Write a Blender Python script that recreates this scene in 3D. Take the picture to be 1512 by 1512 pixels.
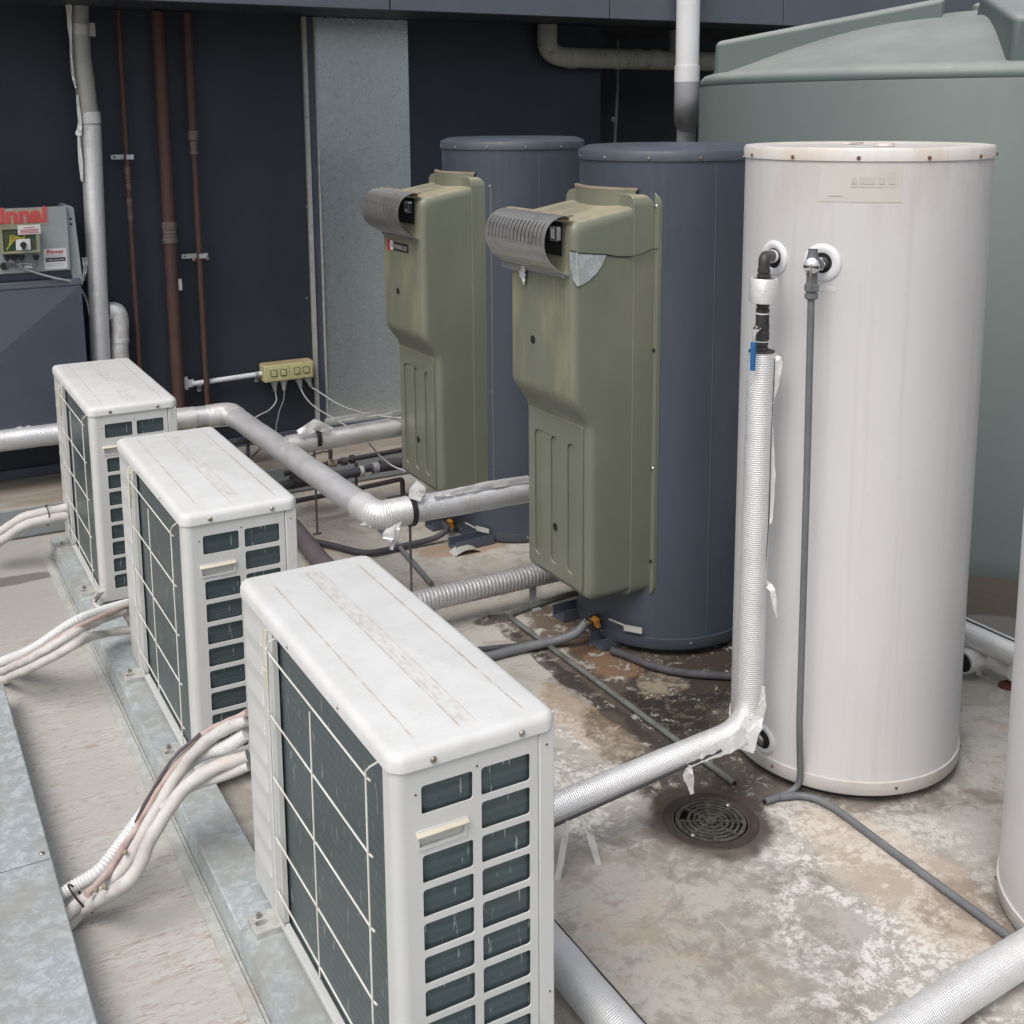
import bpy, bmesh, math, random
from mathutils import Vector, Matrix
from mathutils.geometry import tessellate_polygon
random.seed(7)
for o in list(bpy.data.objects): bpy.data.objects.remove(o)
SC = bpy.context.scene
COL = SC.collection
R_ = math.radians
# ------------------------------------------------------------------ camera
F_PX, CY_PX = 1733.85, 465.85
YAW, PITCH, ROLL, CAM_Z = 0.50840, 0.170685, 0.00686, 1.9741
fwd = Vector((math.sin(YAW)*math.cos(PITCH), math.cos(YAW)*math.cos(PITCH), -math.sin(PITCH)))
rgt = Vector((math.cos(YAW), -math.sin(YAW), 0)); dwn = fwd.cross(rgt)
r2 = rgt*math.cos(ROLL)+dwn*math.sin(ROLL); d2 = -rgt*math.sin(ROLL)+dwn*math.cos(ROLL)
CAM = Vector((0, 0, CAM_Z))
cam = bpy.data.cameras.new('camera'); camo = bpy.data.objects.new('camera', cam); COL.objects.link(camo)
camo.matrix_world = Matrix(((r2.x, -d2.x, -fwd.x, 0), (r2.y, -d2.y, -fwd.y, 0), (r2.z, -d2.z, -fwd.z, CAM_Z), (0, 0, 0, 1)))
cam.sensor_width = 36; cam.lens = F_PX/1512*36; cam.shift_y = -(756-CY_PX)/1512; cam.clip_end = 300; cam.clip_start = .05
SC.camera = camo
# ------------------------------------------------------------------ world, sun, exposure
SUN_EL, SUN_AZ = R_(56), R_(238)       # azimuth clockwise from +Y
w = bpy.data.worlds.new('World'); SC.world = w; w.use_nodes = True
nt = w.node_tree; nt.nodes.clear()
sky = nt.nodes.new('ShaderNodeTexSky'); sky.sky_type = 'NISHITA'; sky.sun_disc = False
sky.sun_elevation = SUN_EL; sky.sun_rotation = SUN_AZ; sky.dust_density = 6; sky.air_density = 1.2; sky.ozone_density = 1.0
hs = nt.nodes.new('ShaderNodeHueSaturation'); hs.inputs['Saturation'].default_value = .55
bg = nt.nodes.new('ShaderNodeBackground'); bg.inputs[1].default_value = .13
wo = nt.nodes.new('ShaderNodeOutputWorld')
nt.links.new(sky.outputs[0], hs.inputs['Color']); nt.links.new(hs.outputs[0], bg.inputs[0]); nt.links.new(bg.outputs[0], wo.inputs[0])
sl = bpy.data.lights.new('sun', 'SUN'); sl.energy = 1.0; sl.angle = R_(30); sl.color = (1, .985, .965)
so = bpy.data.objects.new('sun', sl); COL.objects.link(so)
sd = Vector((math.sin(SUN_AZ)*math.cos(SUN_EL), math.cos(SUN_AZ)*math.cos(SUN_EL), math.sin(SUN_EL)))
so.rotation_euler = (-sd).to_track_quat('-Z', 'Y').to_euler()
SC.view_settings.view_transform = 'Standard'; SC.view_settings.look = 'None'
SC.view_settings.exposure = 0.25; SC.view_settings.gamma = 1; SC.view_settings.use_curve_mapping = False
SC.render.engine = 'CYCLES'

# ------------------------------------------------------------------ survey: sight line of the photograph met with a real plane
def ray(px, py): return r2*((px-756)/F_PX)+d2*((py-CY_PX)/F_PX)+fwd
def AZ(px, py, z=0.): d = ray(px, py); return CAM+d*((z-CAM_Z)/d.z)
def AY(px, py, y): d = ray(px, py); return CAM+d*(y/d.y)
def AX(px, py, x): d = ray(px, py); return CAM+d*(x/d.x)
# ------------------------------------------------------------------ materials
class Mt:
    def __init__(s, name, rough=.5, metal=0., spec=.5):
        s.m = bpy.data.materials.new(name); s.m.use_nodes = True
        s.t = s.m.node_tree; s.b = s.t.nodes['Principled BSDF']
        s.b.inputs['Roughness'].default_value = rough; s.b.inputs['Metallic'].default_value = metal
        s.b.inputs['Specular IOR Level'].default_value = spec
        tc = s.t.nodes.new('ShaderNodeTexCoord'); s.obj = tc.outputs['Object']; s.uv = tc.outputs['UV']
        g = s.t.nodes.new('ShaderNodeNewGeometry'); s.pos = g.outputs['Position']; s.nrm = g.outputs['Normal']
        oi = s.t.nodes.new('ShaderNodeObjectInfo'); s.rnd = oi.outputs['Random']; va = s.t.nodes.new('ShaderNodeVectorMath'); va.operation = 'ADD'
        s.l(s.obj, va.inputs[0]); s.l(s.ma('MULTIPLY', s.rnd, 37.), va.inputs[1]); s.objr = va.outputs[0]
    def n(s, t): return s.t.nodes.new(t)
    def l(s, a, b):
        if isinstance(a, (int, float)): b.default_value = a
        elif isinstance(a, (tuple, list)): b.default_value = tuple(a)+((1,) if len(a) == 3 and len(b.default_value) == 4 else ())
        else: s.t.links.new(a, b)
    def map(s, v, sc=(1, 1, 1), loc=(0, 0, 0), rot=(0, 0, 0)):
        q = s.n('ShaderNodeMapping'); s.l(v, q.inputs[0]); q.inputs['Scale'].default_value = sc
        q.inputs['Location'].default_value = loc; q.inputs['Rotation'].default_value = rot; return q.outputs[0]
    def noise(s, v, sc=5, det=4, ro=.55, dist=0.):
        q = s.n('ShaderNodeTexNoise'); s.l(v, q.inputs['Vector']); q.inputs['Scale'].default_value = sc
        q.inputs['Detail'].default_value = det; q.inputs['Roughness'].default_value = ro; q.inputs['Distortion'].default_value = dist
        return q.outputs['Fac']
    def vor(s, v, sc=5, feat='F1', out='Distance'):
        q = s.n('ShaderNodeTexVoronoi'); q.feature = feat; s.l(v, q.inputs['Vector']); q.inputs['Scale'].default_value = sc; return q.outputs[out]
    def ma(s, op, a, b=0., c=0.):
        q = s.n('ShaderNodeMath'); q.operation = op; s.l(a, q.inputs[0]); s.l(b, q.inputs[1]); s.l(c, q.inputs[2]); return q.outputs[0]
    def rng(s, v, a, b, c=0., d=1.):
        q = s.n('ShaderNodeMapRange'); q.interpolation_type = 'SMOOTHSTEP'; s.l(v, q.inputs[0])
        for i, k in enumerate((a, b, c, d)): q.inputs[i+1].default_value = k
        return q.outputs[0]
    def mix(s, f, a, b):
        q = s.n('ShaderNodeMix'); q.data_type = 'RGBA'; s.l(f, q.inputs[0]); s.l(a, q.inputs[6]); s.l(b, q.inputs[7]); return q.outputs[2]
    def sep(s, v):
        q = s.n('ShaderNodeSeparateXYZ'); s.l(v, q.inputs[0]); return q.outputs
    def blob(s, v, cx, cy, rx, ry, rot=0, amp=.5, nsc=6, a=1.04, b=.78):
        m = s.map(v, (1, 1, 1), (-cx, -cy, 0)); m = s.map(m, (1, 1, 0), rot=(0, 0, rot)); m = s.map(m, (1/rx, 1/ry, 0))
        q = s.n('ShaderNodeVectorMath'); q.operation = 'LENGTH'; s.l(m, q.inputs[0])
        nn = s.shared(v, nsc); d = s.ma('ADD', q.outputs['Value'], s.ma('MULTIPLY', s.ma('SUBTRACT', nn, .5), amp*2))
        return s.rng(d, a, b)
    def shared(s, v, nsc):
        if not hasattr(s, 'sh'): s.sh = {}
        k = 4 if nsc < 5 else 8
        if k not in s.sh: s.sh[k] = s.noise(v, k*.9, 6, .66)
        return s.sh[k]
    def col(s, c): s.l(c, s.b.inputs['Base Color']); return s
    def rough(s, c): s.l(c, s.b.inputs['Roughness']); return s
    def bump(s, h, st=.3, dist=.002):
        q = s.n('ShaderNodeBump'); q.inputs['Strength'].default_value = st; q.inputs['Distance'].default_value = dist
        s.l(h, q.inputs['Height'])
        if s.b.inputs['Normal'].links: s.l(s.b.inputs['Normal'].links[0].from_socket, q.inputs['Normal'])
        s.l(q.outputs[0], s.b.inputs['Normal']); return s
def paint(name, c, c2=None, rough=.5, metal=0, sc=8, bump=.0, bsc=60, lo=.35, hi=.7, spec=.5, streak=None, dirt=None):
    m = Mt(name, rough, metal, spec); c2 = c2 or tuple(x*.85 for x in c)
    n = m.noise(m.obj, sc, 5, .6); k = m.mix(m.rng(n, lo, hi), c, c2)
    if streak:
        sn = m.noise(m.map(m.obj, (30, 30, 1.2)), 1, 4, .6); k = m.mix(m.ma('MULTIPLY', m.rng(sn, .52, .75), streak[1]), k, streak[0])
    if dirt:
        dn = m.noise(m.obj, 90, 3, .7); k = m.mix(m.ma('MULTIPLY', m.rng(dn, .58, .72), dirt[1]), k, dirt[0])
    m.col(k); m.rough(m.rng(m.noise(m.obj, sc*3, 3), .3, .7, rough*.85, min(1, rough*1.15)))
    if bump: m.bump(m.noise(m.obj, bsc, 3), bump, .002)
    return m.m
MT = {}
def ac_white():
    m = Mt('ac_casing_paint', .42)
    n = m.noise(m.objr, 3, 4); k = m.mix(m.rng(n, .3, .7), (.60, .605, .60), (.54, .55, .54))
    k = m.mix(m.ma('MULTIPLY', m.rng(m.noise(m.map(m.objr, (60, 60, 3)), 1, 3), .6, .8), .3), k, (.46, .45, .40))
    m.col(k); m.bump(m.noise(m.objr, 250, 2), .08, .001); return m.m
def ac_top():
    m = Mt('ac_weathered_top_paint', .55)
    x, y, z = m.sep(m.obj)[0:3]
    n = m.noise(m.objr, 10, 6, .7); k = m.mix(m.rng(n, .35, .65), (.66, .67, .67), (.61, .62, .615))
    lich = m.noise(m.objr, 70, 5, .75); k = m.mix(m.ma('MULTIPLY', m.rng(lich, .50, .66), m.rng(m.noise(m.objr, 5, 4, .7), .35, .6, .08, .38)), k, (.57, .56, .50))
    sp = m.noise(m.map(m.objr, (90, 25, 90)), 1, 4, .7)
    up = m.rng(m.sep(m.nrm)[2], .8, .95)
    tot = None
    inside = m.ma('MULTIPLY', m.rng(y, .03, .05), m.rng(y, .885, .86))
    for cx, wd, st in ((.0585, .0032, .42), (.150, .0030, .40), (.185, .0026, .30), (.281, .0032, .50), (.167, .020, .22)):
        d = m.ma('ABSOLUTE', m.ma('SUBTRACT', x, cx)); b = m.rng(d, wd, wd*.45)
        b = m.ma('MULTIPLY', b, m.rng(sp, .30 if wd < .01 else .45, .62, .0, 1)); b = m.ma('MULTIPLY', b, st)
        tot = b if tot is None else m.ma('MAXIMUM', tot, b)
    tot = m.ma('MULTIPLY', m.ma('MULTIPLY', m.ma('MULTIPLY', tot, m.rng(m.rnd, 0, 1, .8, 1.5)), inside), up)
    k = m.mix(tot, k, (.36, .27, .19)); m.col(k)
    h = None
    for cx in (.0585, .150, .185, .281):
        d = m.rng(m.ma('ABSOLUTE', m.ma('SUBTRACT', x, cx)), .004, .001); h = d if h is None else m.ma('MAXIMUM', h, d)
    m.bump(m.ma('MULTIPLY', h, inside), -.8, .002); m.bump(lich, .25, .001); return m.m
def coil(name, scale=1.):
    m = Mt(name, .36, .35)
    u = m.map(m.obj, (1, 1, 1))
    f = m.n('ShaderNodeTexWave'); f.wave_type = 'BANDS'; f.bands_direction = 'DIAGONAL'
    q = m.map(m.obj, (1, 1, 0)); m.l(q, f.inputs[0]); f.inputs['Scale'].default_value = 230
    rows = m.n('ShaderNodeTexWave'); rows.bands_direction = 'Z'; m.l(m.obj, rows.inputs[0]); rows.inputs['Scale'].default_value = 14; rows.inputs['Distortion'].default_value = .6
    dash = m.noise(m.map(m.obj, (130, 130, 16)), 1, 2, .5)
    k = m.mix(m.rng(rows.outputs['Fac'], .2, .9), (.068, .097, .105), (.080, .111, .119))
    k = m.mix(m.ma('MULTIPLY', m.rng(dash, .655, .72), .8), k, (.42, .47, .46))
    k = m.mix(m.ma('MULTIPLY', m.rng(m.noise(m.obj, 6, 4), .5, .75), .35), k, (.10, .12, .11))
    m.col(k); m.bump(rows.outputs['Fac'], .06, .003); return m.m
def foil(name, c=(.80, .81, .82), metal=.45, rough=.42, weave=.8, crumple=.25, pitch=.0062, dirt=.14, dark=(.42, .41, .38)):
    m = Mt(name, rough, metal)
    s = m.sep(m.uv)
    wv = m.ma('SINE', m.ma('MULTIPLY', s[1], 6.2832/pitch)); wu = m.ma('SINE', m.ma('MULTIPLY', s[0], 6.2832/pitch))
    wv = m.ma('MULTIPLY_ADD', wv, .5, .5); wu = m.ma('MULTIPLY_ADD', wu, .5, .5)
    hh = m.ma('MULTIPLY_ADD', wu, .35, wv)
    cr = m.noise(m.obj, 28, 5, .65, .6)
    k = m.mix(m.ma('MULTIPLY', m.rng(m.noise(m.obj, 9, 5, .65), .45, .7), dirt), c, dark)
    k = m.mix(m.ma('MULTIPLY', m.rng(wv, .35, 0.), .35*min(1, weave*2)), k, tuple(x*.45 for x in c))
    k = m.mix(m.ma('MULTIPLY', m.rng(m.noise(m.obj, 55, 3, .7), .62, .72), .3), k, (.36, .30, .22))
    m.col(k); m.rough(m.rng(cr, .3, .7, rough*.8, rough*1.3))
    m.bump(hh, weave, .0012); m.bump(cr, crumple, .006); return m.m
def galv(name, c=(.50, .56, .58), rough=.42, metal=.7, sc=45, dirt=.3, dcol=(.30, .27, .22), pale=.5):
    m = Mt(name, rough, metal)
    sx = m.sep(m.vor(m.obj, sc, 'F1', 'Color'))[0]; n1 = m.noise(m.obj, 30, 7, .76, .5); n2 = m.noise(m.obj, 3.2, 6, .68); n3 = m.noise(m.obj, 75, 5, .75)
    k = m.mix(sx, tuple(x*.95 for x in c), tuple(min(1, x*1.05) for x in c))
    k = m.mix(m.ma('MULTIPLY', m.rng(n1, .47, .58), pale), k, tuple(min(1, x*1.25+.04) for x in c))
    k = m.mix(m.ma('MULTIPLY', m.rng(n2, .48, .64), dirt), k, dcol)
    k = m.mix(m.ma('MULTIPLY', m.rng(n3, .58, .70), dirt*.5), k, tuple(x*.6 for x in c))
    m.col(k); m.rough(m.rng(n1, .3, .7, rough*.85, rough*1.15)); return m.m
def floor_mat():
    m = Mt('weathered_roof_membrane', .62, 0, .35)
    p = m.pos; x = m.sep(p)[0]
    big = m.noise(p, .9, 5, .6); mid = m.noise(p, 4.0, 9, .74, .5); fine = m.noise(p, 34, 6, .74)
    k = m.mix(m.rng(big, .35, .65), (.47, .45, .405), (.375, .368, .34))
    k = m.mix(m.rng(mid, .50, .57), k, (.335, .315, .278)); k = m.mix(m.ma('MULTIPLY', m.rng(m.noise(p, 7, 8, .75, .6), .54, .60), .5), k, (.27, .245, .22))
    k = m.mix(m.ma('MULTIPLY', m.rng(m.noise(p, 2.2, 6, .7, .5), .53, .66), .55), k, (.48, .39, .30))
    k = m.mix(m.ma('MULTIPLY', m.rng(fine, .52, .62), .35), k, (.27, .245, .215))
    # worn chalky patches
    ch = m.ma('MULTIPLY', m.rng(m.noise(p, 5, 9, .78, .6), .47, .52), m.rng(m.noise(p, 38, 5, .78), .45, .51))
    area = m.ma('MAXIMUM', m.ma('MAXIMUM', m.blob(p, 2.0, 1.80, .27, .68, .35, .9, 8, 1.15, .6), m.blob(p, 1.75, 2.85, .2, .5, .15, .5, 3)), m.ma('MULTIPLY', m.blob(p, 2.18, 1.95, .34, .70, .2, .9, 8, 1.15, .6), .65))
    k = m.mix(m.ma('MULTIPLY', m.ma('MULTIPLY', ch, area), .9), k, (.66, .65, .62))
    # grain streaks of the strip between tray and plinth
    st = m.noise(m.map(p, (15, 95, 1), rot=(0, 0, .06)), 1, 7, .72, 1.6); sm = m.noise(m.map(p, (3, 9, 1)), 1, 4, .6)
    strip = m.ma('MULTIPLY', m.rng(x, .66, .60), 1)
    kk = m.mix(m.rng(sm, .35, .7), (.43, .42, .395), (.49, .485, .47))
    kk = m.mix(m.ma('MULTIPLY', m.rng(st, .50, .60), m.rng(sm, .32, .58, .05, .85)), kk, (.29, .225, .17))
    far = m.rng(m.sep(p)[1], 4.1, 5.1, 0, .85); kk = m.mix(far, kk, (.345, .335, .315))
    k = m.mix(strip, k, kk)
    # damp, mould and rust stains round the second blue heater and the gully
    tn = m.noise(p, 16, 7, .75, .4)
    def stain(cx, cy, rx, ry, rot, col, st_, k, amp=.6, nsc=7, tex=.0):
        b = m.blob(p, cx, cy, rx, ry, rot, amp, nsc)
        if tex: b = m.ma('MULTIPLY', b, m.rng(tn, .38, .38+tex*.8))
        return m.mix(m.ma('MULTIPLY', b, st_), k, col)
    k = stain(2.45, 3.00, .52, .66, .1, (.066, .053, .040), .97, k, .45, 8, .10)
    k = stain(2.42, 2.86, .44, .36, .1, (.025, .023, .019), .95, k, .6, 8, .05)
    k = m.mix(m.ma('MULTIPLY', m.ma('MULTIPLY', m.blob(p, 2.42, 2.95, .5, .6, 0, .4, 8), m.rng(m.noise(p, 26, 8, .8, .8), .53, .60)), .55), k, (.21, .18, .13))
    k = stain(2.55, 3.10, .40, .16, .0, (.045, .036, .028), .9, k, .5, 6, .10)
    k = stain(2.30, 3.62, .22, .26, 0, (.09, .055, .032), .85, k, .6, 7, .14)
    k = stain(2.24, 3.30, .09, .12, -.1, (.26, .15, .085), .6, k, 1., 8, .2)
    k = stain(2.30, 3.08, .09, .10, -.1, (.34, .29, .22), .7, k, 1., 8, .25)
    k = stain(2.10, 3.05, .055, .85, 0, (.085, .07, .055), .9, k, .8, 8, .16)
    k = stain(1.95, 2.95, .10, .34, 0, (.36, .26, .17), .5, k, .9, 6)
    k = stain(2.055, 3.2, .035, .75, 0, (.04, .035, .03), .85, k, 1.2, 8, .12)
    k = stain(2.06, 3.86, .09, .05, 0, (.05, .042, .035), .85, k, .9, 8, .15)
    k = stain(1.96, 2.75, .09, .32, .1, (.10, .085, .07), .6, k, 1.1, 8, .2)
    k = stain(2.15, 2.58, .30, .24, .4, (.055, .048, .042), .92, k, .6, 7, .14)
    k = stain(1.955, 2.375, .185, .205, 0, (.062, .05, .04), .95, k, .35, 8)
    k = stain(1.84, 2.22, .10, .30, -.7, (.17, .145, .125), .6, k, .9, 7, .25)
    k = stain(1.72, 1.85, .22, .25, .5, (.20, .175, .155), .55, k, .9, 6, .25)
    k = stain(1.95, 1.45, .30, .10, .5, (.18, .16, .145), .6, k, .9, 7, .25)
    k = stain(2.30, 1.74, .17, .13, .6, (.11, .098, .085), .85, k, .6, 8, .2)
    k = stain(2.22, 1.95, .16, .42, .1, (.50, .40, .31), .40, k, .8, 4)
    k = stain(1.45, 3.0, .25, .5, 0, (.44, .435, .42), .4, k, .8, 4)
    k = stain(2.55, 2.14, .40, .07, .5, (.14, .12, .10), .7, k, .8, 8, .3)
    k = stain(2.32, 4.62, .24, .11, .1, (.30, .20, .13), .7, k, .5, 8)
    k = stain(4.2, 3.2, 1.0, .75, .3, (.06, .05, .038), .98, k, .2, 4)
    k = stain(3.55, 2.8, .42, .24, .4, (.14, .135, .13), .8, k, .5, 5)
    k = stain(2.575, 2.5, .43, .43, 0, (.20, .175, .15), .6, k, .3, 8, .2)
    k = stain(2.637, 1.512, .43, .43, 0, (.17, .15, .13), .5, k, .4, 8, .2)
    k = m.mix(m.ma('MULTIPLY', m.rng(m.noise(p, 120, 2, .6), .68, .72), .6), k, (.16, .13, .11))
    k = stain(.36, 5.25, .33, .06, 0, (.12, .115, .105), .8, k, .5, 6)
    m.col(k); m.rough(m.rng(mid, .3, .7, .5, .75)); m.bump(fine, .25, .003); m.bump(mid, .2, .008); return m.m
def wood_hob():
    m = Mt('hob_membrane', .7); p = m.pos
    k = m.mix(m.rng(m.noise(m.map(p, (1, 5, 5)), 2, 6, .65), .35, .7), (.25, .215, .175), (.34, .32, .285))
    up = m.rng(m.sep(m.nrm)[2], .5, .8); k = m.mix(up, (.245, .27, .285), k)
    k = m.mix(m.ma('MULTIPLY', m.rng(m.noise(p, 12, 6, .7), .5, .7), .4), k, (.18, .15, .13)); m.col(k); m.bump(m.noise(p, 30, 4), .2, .004); return m.m
def tank_paint(name, c, c2, streakc, st, rust=None):
    m = Mt(name, .38); x, y, z = m.sep(m.obj)[0:3]
    n = m.noise(m.map(m.obj, (2, 2, 1.2)), 1, 4); k = m.mix(m.rng(n, .3, .7), c, c2)
    sn = m.noise(m.map(m.obj, (38, 38, .7)), 1, 4, .6); k = m.mix(m.ma('MULTIPLY', m.rng(sn, .5, .72), st), k, streakc)
    if rust:
        top = m.rng(z, rust[1], rust[2]); rn = m.noise(m.map(m.obj, (9, 9, 3.5)), 1, 5, .65)
        k = m.mix(m.ma('MULTIPLY', m.ma('MULTIPLY', top, m.rng(rn, .40, .62)), rust[3]), k, rust[0])
    k = m.mix(m.ma('MULTIPLY', m.rng(m.noise(m.obj, 40, 5, .7), .6, .75), .12), k, (.25, .24, .22))
    m.col(k); m.rough(m.rng(m.noise(m.obj, 8, 4), .3, .7, .34, .46)); return m.m
def cover_mat():
    m = Mt('olive_plastic_cover', .40); x, y, z = m.sep(m.obj)[0:3]
    n = m.noise(m.obj, 4, 5); k = m.mix(m.rng(n, .3, .7), (.172, .186, .142), (.156, .170, .132))
    up = m.rng(z, .7, 1.5); pale = m.noise(m.map(m.obj, (6, 6, 2)), 1, 5, .65)
    k = m.mix(m.ma('MULTIPLY', m.ma('MULTIPLY', up, m.rng(pale, .35, .65)), .22), k, (.28, .28, .20))
    st = m.noise(m.map(m.obj, (26, 26, 1.4)), 1, 4, .6); fr = m.rng(x, -.48, -.54)
    k = m.mix(m.ma('MULTIPLY', m.ma('MULTIPLY', m.rng(st, .5, .68), up), m.ma('MULTIPLY', fr, .75)), k, (.33, .29, .18))
    ol = m.noise(m.map(m.obj, (8, 8, 3)), 1, 5); k = m.mix(m.ma('MULTIPLY', m.rng(ol, .56, .7), m.ma('MULTIPLY', fr, .35)), k, (.33, .32, .17))
    topf = m.rng(m.sep(m.nrm)[2], .6, .9); k = m.mix(m.ma('MULTIPLY', topf, m.rng(pale, .3, .6, .2, .7)), k, (.46, .40, .27))
    m.col(k); m.bump(m.noise(m.obj, 300, 2), .06, .001); return m.m
def stone_steel():
    m = Mt('brushed_stainless_hood', .33, .85); st = m.noise(m.map(m.obj, (60, 3, 60)), 1, 4, .6)
    k = m.mix(m.rng(st, .35, .7), (.72, .71, .69), (.58, .57, .55)); k = m.mix(m.ma('MULTIPLY', m.rng(m.noise(m.obj, 14, 5, .7), .52, .7), .5), k, (.36, .27, .20))
    m.col(k); return m.m
def wall_paint():
    m = Mt('charcoal_wall_render', .6); p = m.obj
    k = m.mix(m.rng(m.noise(p, 1.6, 5), .35, .7), (.020, .028, .041), (.027, .036, .050)); m.col(k)
    m.bump(m.noise(p, 120, 3), .3, .002); return m.m
def big_tank():
    m = Mt('grey_green_poly_tank', .52); p = m.obj
    k = m.mix(m.rng(m.noise(m.map(p, (1, 1, .5)), 2, 5), .3, .7), (.082, .111, .108), (.092, .123, .119))
    up = m.rng(m.sep(m.nrm)[2], .15, .8)
    dust = m.rng(m.noise(m.map(p, (2, 2, 2)), 1, 6, .7), .3, .65, .50, .75)
    k = m.mix(m.ma('MULTIPLY', up, dust), k, (.34, .37, .35)); m.col(k); m.bump(m.noise(p, 180, 2), .07, .002); return m.m
def rusty(name, c1, c2, c3, rough=.7, metal=.1, sc=14):
    m = Mt(name, rough, metal); k = m.mix(m.rng(m.noise(m.map(m.obj, (1, 1, .35)), sc, 6, .7), .35, .65), c1, c2)
    k = m.mix(m.ma('MULTIPLY', m.rng(m.noise(m.obj, sc*3, 5, .7), .55, .7), .7), k, c3); m.col(k); m.bump(m.noise(m.obj, 120, 3), .2, .001); return m.m
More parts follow.
